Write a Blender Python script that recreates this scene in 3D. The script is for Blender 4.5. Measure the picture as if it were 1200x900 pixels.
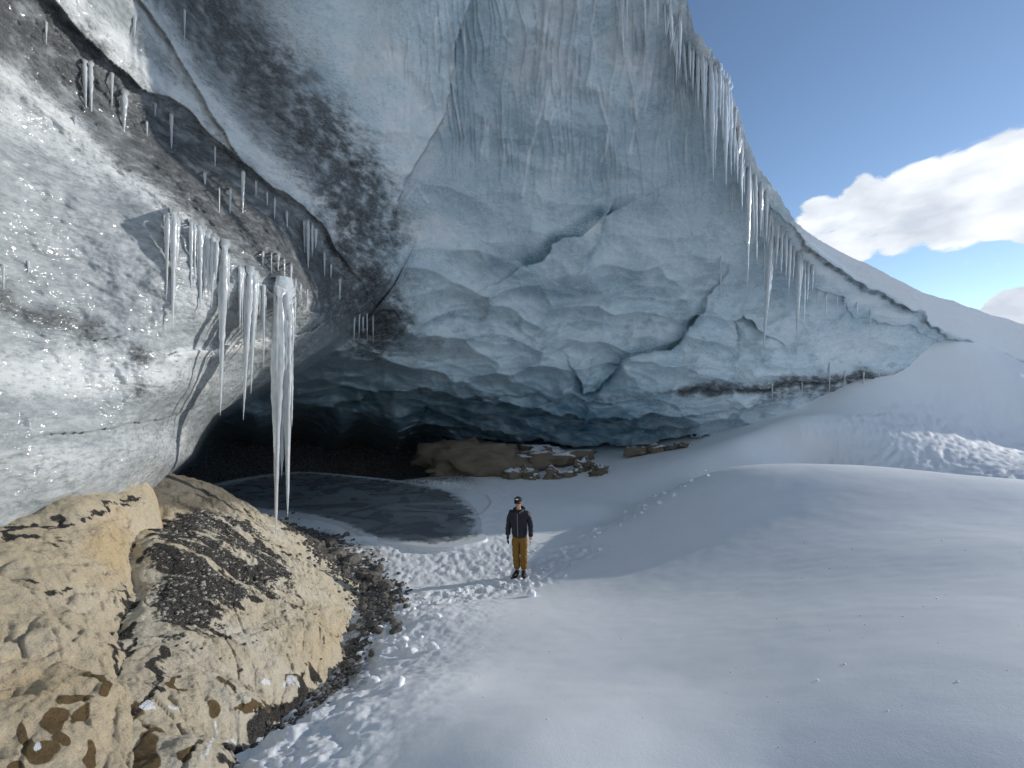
import bpy, bmesh, math, random
import numpy as np
from mathutils import Vector, Matrix, Euler

for _o in list(bpy.data.objects):
    bpy.data.objects.remove(_o, do_unlink=True)
SC = bpy.context.scene
COL = SC.collection
R = math.radians
random.seed(11)

# ------------------------------------------------------------------ camera, sky, sun, exposure
CAM = np.array((0.0, 0.0, 1.6))          # the photographer's eye, 1.6 m above the snow he stands on
F = 500.0                                 # focal length in units of a 1200 x 900 sheet (ultra wide lens)
cam_data = bpy.data.cameras.new("camera")
cam_data.sensor_width = 36.0
cam_data.lens = 36.0 * F / 1200.0
cam_data.clip_start = 0.05
cam_data.clip_end = 9000.0
cam = bpy.data.objects.new("camera", cam_data)
cam.location = CAM
cam.rotation_euler = (R(90), 0, 0)
COL.objects.link(cam)
SC.camera = cam

SUN_AZ, SUN_EL = 72.0, 15.0               # azimuth from straight ahead (+Y) towards the right (+X)
sun_vec = Vector((math.sin(R(SUN_AZ)) * math.cos(R(SUN_EL)), math.cos(R(SUN_AZ)) * math.cos(R(SUN_EL)), math.sin(R(SUN_EL))))
sun_data = bpy.data.lights.new("sun", 'SUN')
sun_data.energy = 2.9
sun_data.angle = R(0.55)
sun_data.color = (1.0, 0.94, 0.86)
sun = bpy.data.objects.new("sun", sun_data)
sun.rotation_euler = (-sun_vec).to_track_quat('-Z', 'Y').to_euler()
sun.location = (40, 20, 30)
COL.objects.link(sun)

world = bpy.data.worlds.new("World")
SC.world = world
world.use_nodes = True
def build_sky():
    nt = world.node_tree; N = nt.nodes; L = nt.links
    N.clear()
    out = N.new('ShaderNodeOutputWorld'); bg = N.new('ShaderNodeBackground')
    bg.inputs['Strength'].default_value = 0.15
    L.new(bg.outputs[0], out.inputs[0])
    sky = N.new('ShaderNodeTexSky'); sky.sky_type = 'NISHITA'
    sky.sun_disc = False
    sky.sun_elevation = R(SUN_EL); sky.sun_rotation = R(SUN_AZ)
    sky.altitude = 2600; sky.air_density = 1.0; sky.dust_density = 0.3; sky.ozone_density = 1.3
    tc = N.new('ShaderNodeTexCoord')
    def math_n(op, a, b=None, c=None):
        n = N.new('ShaderNodeMath'); n.operation = op
        for k, v in enumerate((a, b, c)):
            if v is None: continue
            if isinstance(v, (int, float)): n.inputs[k].default_value = v
            else: L.new(v, n.inputs[k])
        return n.outputs[0]
    nrm = N.new('ShaderNodeVectorMath'); nrm.operation = 'NORMALIZE'
    L.new(tc.outputs['Generated'], nrm.inputs[0])
    mp = N.new('ShaderNodeMapping'); mp.inputs['Scale'].default_value = (1.0, 1.0, 2.1)
    mp.inputs['Rotation'].default_value = (0, R(14), 0)
    L.new(nrm.outputs[0], mp.inputs[0])
    nz = N.new('ShaderNodeTexNoise'); nz.inputs['Scale'].default_value = 7.5; nz.inputs['Detail'].default_value = 9
    nz.inputs['Roughness'].default_value = 0.56; nz.inputs['Distortion'].default_value = 0.35
    L.new(mp.outputs[0], nz.inputs['Vector'])
    # cloud banks: direction, angular radius (deg), weight
    banks = [((0.74, 1, 0.385), 3.0, .52), ((0.82, 1, 0.405), 3.6, .60), ((0.93, 1, 0.415), 4.0, .62), ((1.05, 1, 0.425), 4.2, .62), ((1.17, 1, 0.46), 4.6, .66), ((1.32, 1, 0.48), 5.5, .66), ((1.5, 1, .5), 6, .64),
             ((0.80, 1, 0.34), 2.8, .52), ((0.90, 1, 0.36), 2.6, .46), ((1.04, 1, 0.27), 1.5, .40), ((0.98, 1, 0.262), 1.5, .38), ((0.92, 1, 0.258), 1.4, .34), ((1.11, 1, 0.277), 1.2, .30),
             ((1.18, 1, 0.165), 2.2, .66), ((1.25, 1, 0.16), 2.6, .7), ((1.4, 1, .15), 4.5, .7), ((1.7, 1, .16), 6, .7),
             ((-1, -1, .5), 22, .6), ((.6, -1, .35), 20, .6), ((2.5, -.6, .4), 16, .6), ((-1.5, .1, .3), 14, .5), ((0, -1, 1.1), 20, .45)]
    tot = None
    for d, rad, w in banks:
        v = Vector(d).normalized()
        dp = N.new('ShaderNodeVectorMath'); dp.operation = 'DOT_PRODUCT'
        L.new(nrm.outputs[0], dp.inputs[0]); dp.inputs[1].default_value = v
        mr = N.new('ShaderNodeMapRange'); mr.interpolation_type = 'SMOOTHERSTEP'
        mr.inputs['From Min'].default_value = math.cos(R(rad * 1.35)); mr.inputs['From Max'].default_value = math.cos(R(rad * 0.15))
        mr.inputs['To Max'].default_value = w
        L.new(dp.outputs['Value'], mr.inputs['Value'])
        tot = mr.outputs[0] if tot is None else math_n('MAXIMUM', tot, mr.outputs[0])
    s = math_n('MULTIPLY_ADD', nz.outputs['Fac'], 1.5, tot)
    cov = N.new('ShaderNodeMapRange'); cov.interpolation_type = 'SMOOTHSTEP'
    cov.inputs['From Min'].default_value = 1.03; cov.inputs['From Max'].default_value = 1.18
    L.new(s, cov.inputs['Value'])
    # clouds lit white, greyer where thick
    nz2 = N.new('ShaderNodeTexNoise'); nz2.inputs['Scale'].default_value = 9; nz2.inputs['Detail'].default_value = 6
    L.new(mp.outputs[0], nz2.inputs['Vector'])
    cr = N.new('ShaderNodeMix'); cr.data_type = 'RGBA'
    cr.inputs['A'].default_value = (3.9, 4.3, 4.9, 1); cr.inputs['B'].default_value = (6.0, 6.25, 6.6, 1)
    mr2 = N.new('ShaderNodeMapRange'); mr2.inputs['From Min'].default_value = .35; mr2.inputs['From Max'].default_value = .6
    L.new(nz2.outputs['Fac'], mr2.inputs['Value']); L.new(mr2.outputs[0], cr.inputs['Factor'])
    mx = N.new('ShaderNodeMix'); mx.data_type = 'RGBA'
    gate = N.new('ShaderNodeMapRange'); gate.interpolation_type = 'SMOOTHSTEP'
    gate.inputs['From Min'].default_value = .02; gate.inputs['From Max'].default_value = .25
    L.new(tot, gate.inputs['Value']); L.new(math_n('MULTIPLY', cov.outputs[0], gate.outputs[0]), mx.inputs['Factor']); L.new(sky.outputs[0], mx.inputs['A']); L.new(cr.outputs['Result'], mx.inputs['B'])
    L.new(mx.outputs['Result'], bg.inputs['Color'])
build_sky()
SC.view_settings.view_transform = 'Standard'
SC.view_settings.look = 'None'
SC.view_settings.gamma = 1.0
SC.view_settings.use_curve_mapping = False
SC.view_settings.exposure = 0.15
SC.render.engine = 'CYCLES'
SC.cycles.use_denoising = True
SC.cycles.max_bounces = 8
SC.cycles.diffuse_bounces = 5
SC.cycles.transmission_bounces = 6
SC.cycles.caustics_reflective = False
SC.cycles.caustics_refractive = False

# ------------------------------------------------------------------ surveying and noise helpers
def at(px, py, Y):
    """world point Y metres ahead of the eye, seen at sheet position px, py"""
    return np.array((CAM[0] + (px - 600) / F * Y, CAM[1] + Y, CAM[2] + (450 - py) / F * Y))
def bearing(px, py):
    u = (np.asarray(px, float) - 600) / F; v = (450 - np.asarray(py, float)) / F
    a = np.degrees(np.arctan(u)); e = np.degrees(np.arctan(v / np.sqrt(1 + u * u)))
    return a, e
def sheet(P):
    P = np.asarray(P, float); y = np.maximum(P[..., 1] - CAM[1], 1e-3)
    return 600 + F * (P[..., 0] - CAM[0]) / y, 450 - F * (P[..., 2] - CAM[2]) / y
_rng = np.random.RandomState(5)
_perm = np.concatenate([_rng.permutation(256)] * 3).astype(np.int32)
_g = _rng.normal(size=(256, 3)); _g /= np.linalg.norm(_g, axis=1)[:, None]
_g = _g.astype(np.float32)
def perlin(P, s=1.0, seed=0):
    """gradient noise, about -1..1; P (...,3) scaled by s (number or triple)"""
    sh = P.shape[:-1]
    Q = (np.asarray(P, float).reshape(-1, 3) * np.asarray(s, float) + seed * 17.31).astype(np.float64)
    I = np.floor(Q).astype(np.int64); f = (Q - I).astype(np.float32); I &= 255
    w = f * f * f * (f * (f * 6 - 15) + 10)
    out = 0
    for dx in (0, 1):
        wx = w[:, 0] if dx else 1 - w[:, 0]
        hx = _perm[(I[:, 0] + dx) & 255]
        for dy in (0, 1):
            wy = w[:, 1] if dy else 1 - w[:, 1]
            hy = _perm[hx + ((I[:, 1] + dy) & 255)]
            for dz in (0, 1):
                wz = w[:, 2] if dz else 1 - w[:, 2]
                g = _g[_perm[hy + ((I[:, 2] + dz) & 255)]]
                d = g[:, 0] * (f[:, 0] - dx) + g[:, 1] * (f[:, 1] - dy) + g[:, 2] * (f[:, 2] - dz)
                out = out + wx * wy * wz * d
    return (out * 1.5).reshape(sh).astype(np.float64)
def fbm(P, s=1.0, octs=4, gain=0.5, seed=0):
    t = 0; a = 1.0; s = np.asarray(s, float)
    for k in range(octs):
        t = t + a * perlin(P, s * 2.03 ** k, seed + k); a *= gain
    return t
def cells(P, s=1.0, seed=0):
    """distance to the two nearest cell points"""
    sh = P.shape[:-1]
    Q = np.asarray(P, float).reshape(-1, 3) * np.asarray(s, float) + seed * 7.77
    I = np.floor(Q).astype(np.int64); f = (Q - I).astype(np.float32)
    d1 = np.full(len(Q), 9.0, np.float32); d2 = d1.copy()
    J = _rng2
    for dx in (-1, 0, 1):
        for dy in (-1, 0, 1):
            for dz in (-1, 0, 1):
                h = _perm[_perm[_perm[(I[:, 0] + dx) & 255] + ((I[:, 1] + dy) & 255)] + ((I[:, 2] + dz) & 255)]
                o = J[h]
                d = (dx + o[:, 0] - f[:, 0]) ** 2 + (dy + o[:, 1] - f[:, 1]) ** 2 + (dz + o[:, 2] - f[:, 2]) ** 2
                m = d < d1
                d2 = np.where(m, d1, np.minimum(d2, d)); d1 = np.where(m, d, d1)
    return np.sqrt(d1).reshape(sh).astype(float), np.sqrt(d2).reshape(sh).astype(float)
_rng2 = np.random.RandomState(9).uniform(0.1, 0.9, (256, 3)).astype(np.float32)
def smooth(x, a, b):
    t = np.clip((x - a) / (b - a), 0, 1)
    return t * t * (3 - 2 * t)
def line_dist(poly, x, y):
    """distance to a polyline and side (+1 below / right-hand when the line runs to the right)"""
    best = np.full(x.shape, 1e9); side = np.ones(x.shape); along = np.zeros(x.shape)
    L = 0.0
    for (x0, y0), (x1, y1) in zip(poly[:-1], poly[1:]):
        dx, dy = x1 - x0, y1 - y0; l2 = dx * dx + dy * dy
        t = np.clip(((x - x0) * dx + (y - y0) * dy) / l2, 0, 1)
        d = np.hypot(x - x0 - t * dx, y - y0 - t * dy)
        m = d < best
        best = np.where(m, d, best)
        side = np.where(m, np.sign(dx * (y - y0) - dy * (x - x0)), side)
        along = np.where(m, L + t * math.sqrt(l2), along)
        L += math.sqrt(l2)
    return best, side, along / L
def inside(poly, x, y):
    c = np.zeros(x.shape, bool)
    n = len(poly)
    for k in range(n):
        (x0, y0), (x1, y1) = poly[k], poly[(k + 1) % n]
        if y0 == y1: continue
        m = ((y0 > y) != (y1 > y)) & (x < (x1 - x0) * (y - y0) / (y1 - y0) + x0)
        c ^= m
    return c
def region(poly, x, y, soft):
    d, _, _ = line_dist(list(poly) + [poly[0]], x, y)
    return smooth(np.where(inside(poly, x, y), d, -d), -soft, soft)
class Spline:
    """scattered points -> smooth sheet"""
    def __init__(self, pts, vals, kind='tps', c=1.0, lam=0.0):
        self.p = np.asarray(pts, float); self.kind = kind; self.c = c
        n = len(self.p); A = np.zeros((n + 3, n + 3))
        A[:n, :n] = self.k(self.p) + lam * np.eye(n)
        A[:n, n:] = A[n:, :n].T[:n] if False else np.c_[np.ones(n), self.p]
        A[n:, :n] = np.c_[np.ones(n), self.p].T
        self.w = np.linalg.solve(A, np.r_[np.asarray(vals, float), 0, 0, 0])
    def k(self, q):
        d2 = (q[:, None, 0] - self.p[None, :, 0]) ** 2 + (q[:, None, 1] - self.p[None, :, 1]) ** 2
        if self.kind == 'tps':
            return 0.5 * d2 * np.log(d2 + 1e-9)
        return -np.sqrt(d2 + self.c ** 2)
    def __call__(self, x, y):
        sh = np.shape(x); q = np.c_[np.ravel(x), np.ravel(y)]; out = np.empty(len(q)); n = len(self.p)
        for a in range(0, len(q), 60000):
            b = q[a:a + 60000]
            out[a:a + 60000] = self.k(b) @ self.w[:n] + self.w[n] + b @ self.w[n + 1:]
        return out.reshape(sh)

# ------------------------------------------------------------------ object helpers
def mesh_np(name, V, faces, attrs=None, smooth_=True, flip=False):
    me = bpy.data.meshes.new(name)
    V = np.ascontiguousarray(V, np.float32).reshape(-1, 3); Fc = np.ascontiguousarray(faces, np.int32)
    if flip: Fc = Fc[:, ::-1].copy()
    n, k = Fc.shape
    me.vertices.add(len(V)); me.vertices.foreach_set('co', V.ravel())
    me.loops.add(n * k); me.loops.foreach_set('vertex_index', Fc.ravel())
    me.polygons.add(n); me.polygons.foreach_set('loop_start', np.arange(0, n * k, k, dtype=np.int32))
    me.polygons.foreach_set('loop_total', np.full(n, k, np.int32))
    me.polygons.foreach_set('use_smooth', np.full(n, smooth_, bool))
    me.update(calc_edges=True); me.validate()
    for nm, v in (attrs or {}).items():
        at_ = me.attributes.new(nm, 'FLOAT', 'POINT'); at_.data.foreach_set('value', np.ascontiguousarray(v, np.float32).ravel())
    return me
def grid_faces(nr, nc, off=0):
    i = np.arange(nr * nc).reshape(nr, nc) + off
    return np.stack([i[:-1, :-1], i[:-1, 1:], i[1:, 1:], i[1:, :-1]], -1).reshape(-1, 4)
def link(name, me, mat=None, parent=None, label=None, cat=None, group=None, kind=None):
    o = bpy.data.objects.new(name, me)
    COL.objects.link(o)
    if mat is not None and not me.materials: me.materials.append(mat)
    if parent is not None: o.parent = parent
    tag(o, label, cat, group, kind)
    return o
def tag(o, label=None, cat=None, group=None, kind=None):
    if label: o['label'] = label
    if cat: o['category'] = cat
    if group: o['group'] = group
    if kind: o['kind'] = kind
def empty(name, loc, label, cat, group=None, rz=0):
    o = bpy.data.objects.new(name, None); o.empty_display_size = .2
    o.location = loc; o.rotation_euler = (0, 0, rz); COL.objects.link(o)
    tag(o, label, cat, group)
    return o

# ------------------------------------------------------------------ materials
class NT:
    def __init__(self, name):
        self.m = bpy.data.materials.new(name); self.m.use_nodes = True
        self.t = self.m.node_tree; self.N = self.t.nodes; self.L = self.t.links
        self.b = self.N['Principled BSDF']
    def put(self, sock, v):
        if v is None: return
        if hasattr(v, 'is_output') or isinstance(v, bpy.types.NodeSocket): self.L.new(v, sock)
        else: sock.default_value = v
    def set(self, **k):
        for n, v in k.items(): self.put(self.b.inputs[n.replace('_', ' ')], v)
        return self
    def attr(self, n):
        a = self.N.new('ShaderNodeAttribute'); a.attribute_name = n; return a.outputs['Fac']
    def obj(self):
        return self.N.new('ShaderNodeTexCoord').outputs['Object']
    def geo(self):
        return self.N.new('ShaderNodeNewGeometry').outputs['Position']
    def noise(self, scale, detail=5, rough=.55, vec=None, stretch=None, dist=0):
        n = self.N.new('ShaderNodeTexNoise'); n.inputs['Scale'].default_value = scale; n.inputs['Detail'].default_value = detail
        n.inputs['Roughness'].default_value = rough; n.inputs['Distortion'].default_value = dist
        v = vec or self.geo()
        if stretch:
            mp = self.N.new('ShaderNodeMapping'); mp.inputs['Scale'].default_value = stretch
            self.L.new(v, mp.inputs[0]); v = mp.outputs[0]
        self.L.new(v, n.inputs['Vector']); return n.outputs['Fac']
    def voro(self, scale, vec=None, feature='F1'):
        n = self.N.new('ShaderNodeTexVoronoi'); n.inputs['Scale'].default_value = scale; n.feature = feature
        self.L.new(vec or self.geo(), n.inputs['Vector']); return n.outputs['Distance']
    def ramp(self, v, a, b, lo=0.0, hi=1.0):
        n = self.N.new('ShaderNodeMapRange'); n.interpolation_type = 'SMOOTHSTEP'
        for k, x in (('Value', v), ('From Min', a), ('From Max', b), ('To Min', lo), ('To Max', hi)): self.put(n.inputs[k], x)
        return n.outputs[0]
    def mix(self, f, a, b):
        n = self.N.new('ShaderNodeMix'); n.data_type = 'RGBA'
        self.put(n.inputs['Factor'], f)
        for s, v in ((n.inputs['A'], a), (n.inputs['B'], b)):
            self.put(s, tuple(v) + (1,) if isinstance(v, tuple) and len(v) == 3 else v)
        return n.outputs['Result']
    def op(self, o, a, b=None, clamp=False):
        n = self.N.new('ShaderNodeMath'); n.operation = o; n.use_clamp = clamp
        self.put(n.inputs[0], a)
        if b is not None: self.put(n.inputs[1], b)
        return n.outputs[0]
    def bump(self, h, strength=.5, dist=.02, prev=None):
        n = self.N.new('ShaderNodeBump'); self.put(n.inputs['Strength'], strength); n.inputs['Distance'].default_value = dist
        self.L.new(h, n.inputs['Height'])
        if prev is not None: self.L.new(prev, n.inputs['Normal'])
        self.L.new(n.outputs[0], self.b.inputs['Normal']); return n.outputs[0]

def mat_snow():
    t = NT('snow'); rub = t.attr('rough'); dirt = t.attr('dirt')
    n1 = t.noise(1.1, 6); n2 = t.noise(30, 6, .7); n3 = t.noise(120, 3, .7); n4 = t.noise(9, 6, .65)
    c = t.mix(n1, (.80, .83, .86), (.88, .90, .92))
    c = t.mix(t.op('MULTIPLY', rub, t.ramp(n2, .35, .62, 0, .5)), c, (.66, .70, .74))
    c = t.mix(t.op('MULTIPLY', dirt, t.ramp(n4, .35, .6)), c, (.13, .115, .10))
    t.set(Base_Color=c, Roughness=.62, Specular_IOR_Level=.35)
    b = t.bump(n4, t.op('ADD', t.op('MULTIPLY', rub, .35), .08), .03)
    b = t.bump(n2, t.op('ADD', t.op('MULTIPLY', rub, .6), .03), .02, b)
    t.bump(n3, .16, .006, b)
    return t.m
def mat_ice():
    t = NT('glacier_ice'); dirt = t.attr('dirt'); frost = t.attr('frost'); snow = t.attr('snow'); clear = t.attr('clear'); silt = t.attr('silt')
    n1 = t.noise(.55, 6, .6); n2 = t.noise(9, 7, .68, stretch=(1, 1, 2.2)); n3 = t.noise(34, 5, .7); n4 = t.noise(3.2, 7, .65, stretch=(1, 1, 2.5)); n5 = t.noise(95, 3, .7)
    ice = t.mix(t.ramp(n1, .3, .7), (.44, .58, .65), (.63, .74, .78))
    ice = t.mix(t.ramp(n4, .44, .66, 0, .55), ice, (.74, .82, .86))
    ice = t.mix(t.ramp(t.noise(21, 6, .75, stretch=(1, 1, .6)), .54, .68, 0, .4), ice, (.78, .84, .87))
    ice = t.mix(t.ramp(t.noise(15, 6, .75), .54, .70, 0, .5), ice, (.17, .27, .33))
    ice = t.mix(t.op('MULTIPLY', silt, .97), ice, t.mix(t.ramp(n4, .35, .7), (.25, .28, .295), (.43, .46, .475)))
    ice = t.mix(t.ramp(n2, .58, .70, 0, .35), ice, (.12, .15, .17))
    ice = t.mix(clear, ice, (.11, .235, .31))  # clear ice in the cracks, plus painted darkening near the cave
    fr = t.op('MULTIPLY', frost, t.ramp(t.op('ADD', n2, t.op('MULTIPLY', frost, .28)), .42, .72))
    c = t.mix(fr, ice, (.88, .91, .92))
    sp = t.ramp(t.op('ADD', t.op('MULTIPLY', n3, .6), t.op('MULTIPLY', n2, .55)), .46, .66)
    c = t.mix(t.ramp(t.op('ADD', dirt, t.op('MULTIPLY', t.op('SUBTRACT', n4, .5), .7)), .15, .85, 0, .85), c, t.mix(n2, (.085, .093, .10), (.21, .225, .235)))
    dm = t.op('MULTIPLY', dirt, t.ramp(t.op('SUBTRACT', t.op('ADD', dirt, .36), sp), .15, .75), True)
    grit = t.mix(t.ramp(n5, .35, .65), (.030, .032, .035), (.095, .10, .105))
    c = t.mix(t.op('MULTIPLY', dm, .78), c, grit)
    c = t.mix(snow, c, (.84, .87, .90))
    rough = t.ramp(t.op('MAXIMUM', t.op('MAXIMUM', fr, snow), dm), 0, .6, .13, .6)
    t.set(Base_Color=c, Roughness=rough, IOR=1.31, Specular_IOR_Level=.6, Coat_Weight=t.op('MULTIPLY', t.op('SUBTRACT', 1.0, t.op('MAXIMUM', snow, dm), True), .45), Coat_Roughness=.12, Coat_IOR=1.4)
    b = t.bump(n4, .35, .08)
    b = t.bump(n2, t.op('MULTIPLY_ADD', frost, .35), .04, b)
    t.bump(n3, t.op('MULTIPLY_ADD', t.op('MAXIMUM', frost, dirt), .5), .02, b)
    return t.m
def mat_icicle():
    t = NT('icicle_ice'); n = t.noise(14, 5, .6, stretch=(1, 1, .35))
    c = t.mix(t.ramp(n, .35, .65), (.72, .80, .84), (.93, .95, .96))
    t.set(Base_Color=c, Roughness=.14, IOR=1.31, Transmission_Weight=.45, Coat_Weight=.2)
    t.bump(n, .3, .02)
    return t.m
def mat_rock():
    t = NT('limestone'); deb = t.attr('debris'); wet = t.attr('wet'); ora = t.attr('ochre'); sn = t.attr('snow'); dk = t.attr('painted_shade')
    n1 = t.noise(1.3, 7, .6); n2 = t.noise(7, 8, .7, stretch=(1, 1, 2.5)); n3 = t.noise(38, 6, .75); n4 = t.noise(17, 6, .7)
    v = t.voro(85)
    c = t.mix(t.ramp(n1, .35, .68), (.60, .525, .385), (.66, .615, .51))
    c = t.mix(t.op('MULTIPLY', ora, t.ramp(n1, .25, .5, .5, 1)), c, (.60, .46, .265))
    c = t.mix(t.ramp(n2, .5, .72, 0, .6), c, (.40, .37, .31))
    ln = t.noise(5, 7, .72, stretch=(.35, 2.0, 2.6), dist=.5)
    c = t.mix(t.ramp(ln, .57, .66, 0, .6), c, (.23, .20, .16))
    c = t.mix(t.ramp(t.noise(26, 6, .75), .58, .70, 0, .7), c, (.25, .21, .165))
    c = t.mix(t.ramp(n4, .6, .74, 0, .8), c, (.17, .14, .10))
    c = t.mix(t.ramp(wet, .45, .55), c, t.mix(n4, (.10, .065, .028), (.20, .135, .06)))
    dm = t.ramp(t.op('ADD', deb, t.op('SUBTRACT', n4, .5)), .42, .6)
    dcol = t.mix(t.ramp(v, .15, .6), (.13, .12, .105), (.028, .026, .024))
    dcol = t.mix(t.ramp(n3, .6, .75), dcol, (.30, .27, .23))
    c = t.mix(dm, c, dcol)
    c = t.mix(t.op('MULTIPLY', dk, .8), c, (.10, .085, .065))  # shade under the ice roof, painted into the rock colour
    c = t.mix(t.ramp(t.op('ADD', sn, t.op('SUBTRACT', n4, .5)), .5, .62), c, (.82, .85, .88))
    t.set(Base_Color=c, Roughness=t.ramp(wet, .45, .55, .85, .35), Specular_IOR_Level=.3)
    b = t.bump(n2, .7, .06); b = t.bump(ln, .6, .05, b); b = t.bump(n4, .6, .03, b); t.bump(t.op('ADD', n3, t.op('MULTIPLY', v, dm)), .6, .02, b)
    return t.m
def mat_stone():
    t = NT('moraine_stone')
    oi = t.N.new('ShaderNodeObjectInfo').outputs['Random']
    n = t.noise(14, 6, .7)
    c = t.mix(oi, (.10, .095, .09), (.24, .22, .19))
    c = t.mix(t.ramp(n, .35, .7), c, (.05, .047, .044))
    t.set(Base_Color=c, Roughness=.85); t.bump(n, .6, .03)
    return t.m
def mat_grit():
    t = NT('dark_grit'); n = t.voro(9); n2 = t.noise(25, 4, .7)
    c = t.mix(t.ramp(n2, .35, .7), (.035, .033, .031), (.17, .16, .145))
    t.set(Base_Color=c, Roughness=.85)
    return t.m
def mat_pond():
    t = NT('pond_ice'); n = t.noise(.8, 7, .65, stretch=(.8, 1.1, 1), dist=1.2); n2 = t.noise(20, 5, .65); cr = t.voro(.7, feature='DISTANCE_TO_EDGE')
    c = t.mix(t.ramp(n, .4, .68), (.13, .145, .155), (.27, .295, .31))
    c = t.mix(t.ramp(n2, .66, .72, 0, .5), c, (.6, .64, .68))
    n3 = t.noise(3.2, 7, .7)
    c = t.mix(t.ramp(t.op('ADD', t.attr('frost'), t.op('MULTIPLY', t.op('SUBTRACT', n3, .5), 1.6)), .35, .75), c, (.66, .69, .72))
    t.set(Base_Color=c, Roughness=t.ramp(n, .4, .6, .2, .5), IOR=1.31); t.bump(n2, .08, .01)
    return t.m
def plain(name, col, rough=.7, nscale=60, var=.25, bump=.2, spec=.4):
    t = NT(name); n = t.noise(nscale, 4, .6, vec=t.obj())
    t.set(Base_Color=t.mix(n, tuple(c * (1 - var) for c in col), tuple(min(1, c * (1 + var)) for c in col)), Roughness=rough, Specular_IOR_Level=spec)
    if bump: t.bump(n, bump, .01)
    return t.m
M_SNOW, M_ICE, M_ICICLE, M_ROCK, M_STONE, M_GRIT, M_POND, M_PALE = mat_snow(), mat_ice(), mat_icicle(), mat_rock(), mat_stone(), mat_grit(), mat_pond(), plain('pale_chip_stone', (.34, .32, .28), .85, 30, .35, .4)

# ------------------------------------------------------------------ ground: one snow sheet out to the horizon
G = [at(*p) for p in [
    (600,900,1.7),(900,900,1.55),(1200,900,1.25),(270,900,2.6),(400,900,2.2),(350,830,4.1),(412,762,5.8),(460,692,9.0),
    (500,800,3.4),(500,720,6.5),(560,697,8.5),(600,760,4.5),(700,700,7.3),(600,800,3.3),(800,800,2.7),(900,700,5.0),(800,620,10.1),(1000,620,7.4),
    (1100,600,7.4),(1200,640,4.7),(1200,760,2.0),
    (610,674,9.67),(660,645,11.1),(700,618,12.5),(760,585,13.9),(805,566,14.5),(850,551,14.7),(950,546,13.4),(1050,552,12.0),(1200,566,9.8),
    (1000,540,15.6),(1200,556,12.6),(1100,545,14.2),(940,545,16.8),(900,503,18.2),(940,512,17.2),(870,518,17.8),(820,540,17.6),
    (1000,490,17.5),(1100,470,18.6),(1200,435,23),(1200,500,17.5),(1030,458,19.4),(1060,452,19.4),(1092,430,19.8),(1125,402,20),(1200,382,26),(960,482,19.3),(880,505,19.4),(830,522,19.6),
    (650,568,19),(740,550,19.2),(570,640,11.6),(450,645,11.3),(340,610,14),(430,572,18),(500,560,20),(300,600,15),(600,600,14.5),(700,592,15.2),(760,560,17.6),(680,608,13.9),(640,640,11.5),(430,680,9.6),(380,640,11)]]
G += [np.array(p, float) for p in [
    (1.6,12.5,-2.8),(2.9,13.8,-2.83),(5.0,15.3,-2.6),(7.9,16.1,-2.0),(10.0,14.9,-1.55),(11.5,13.4,-1.4),(12.8,11.2,-1.3),
    (-4,5,-2),(-6,8,-2.6),(-4,3,-1.5),(-6,3,-1.5),(0,28,-2.8),(-9,24,-4.4),(-12,30,-5.2),(-5,30,-4.8),(-4,24,-3.6),(-10,15,-3),(8,27,-1.5),
    (0,0,0),(3,0,.75),(6,2,.5),(10,4,.1),(15,7,-.2),(21,11,-.4),(26,15,-.1),(30,19,.8),(33,24,2.2),(38,30,5.5),(26,26,5.5),(-2,0,-.4),(0,-5,.8),(5,-8,1.0),(15,-5,.6),(-6,-3,-.6),(40,5,1.5),(-20,-8,0),(0,-30,2),(-30,20,-2),(15,40,-1)]]
G = np.array(G)
_gs = Spline(G[:, :2], G[:, 2], 'tps', lam=.02)
PATH = [(-1.55, 2.3), (-1.9, 3.6), (-2.1, 5.4), (-2.0, 7.6), (-.9, 8.6), (.2, 9.5), (.9, 10.1), (1.5, 10.6)]
CREST = [(.2, 9.6), (1.34, 11.0), (2.5, 12.3), (4.5, 13.7), (6.0, 14.3), (7.4, 14.5)]
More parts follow.
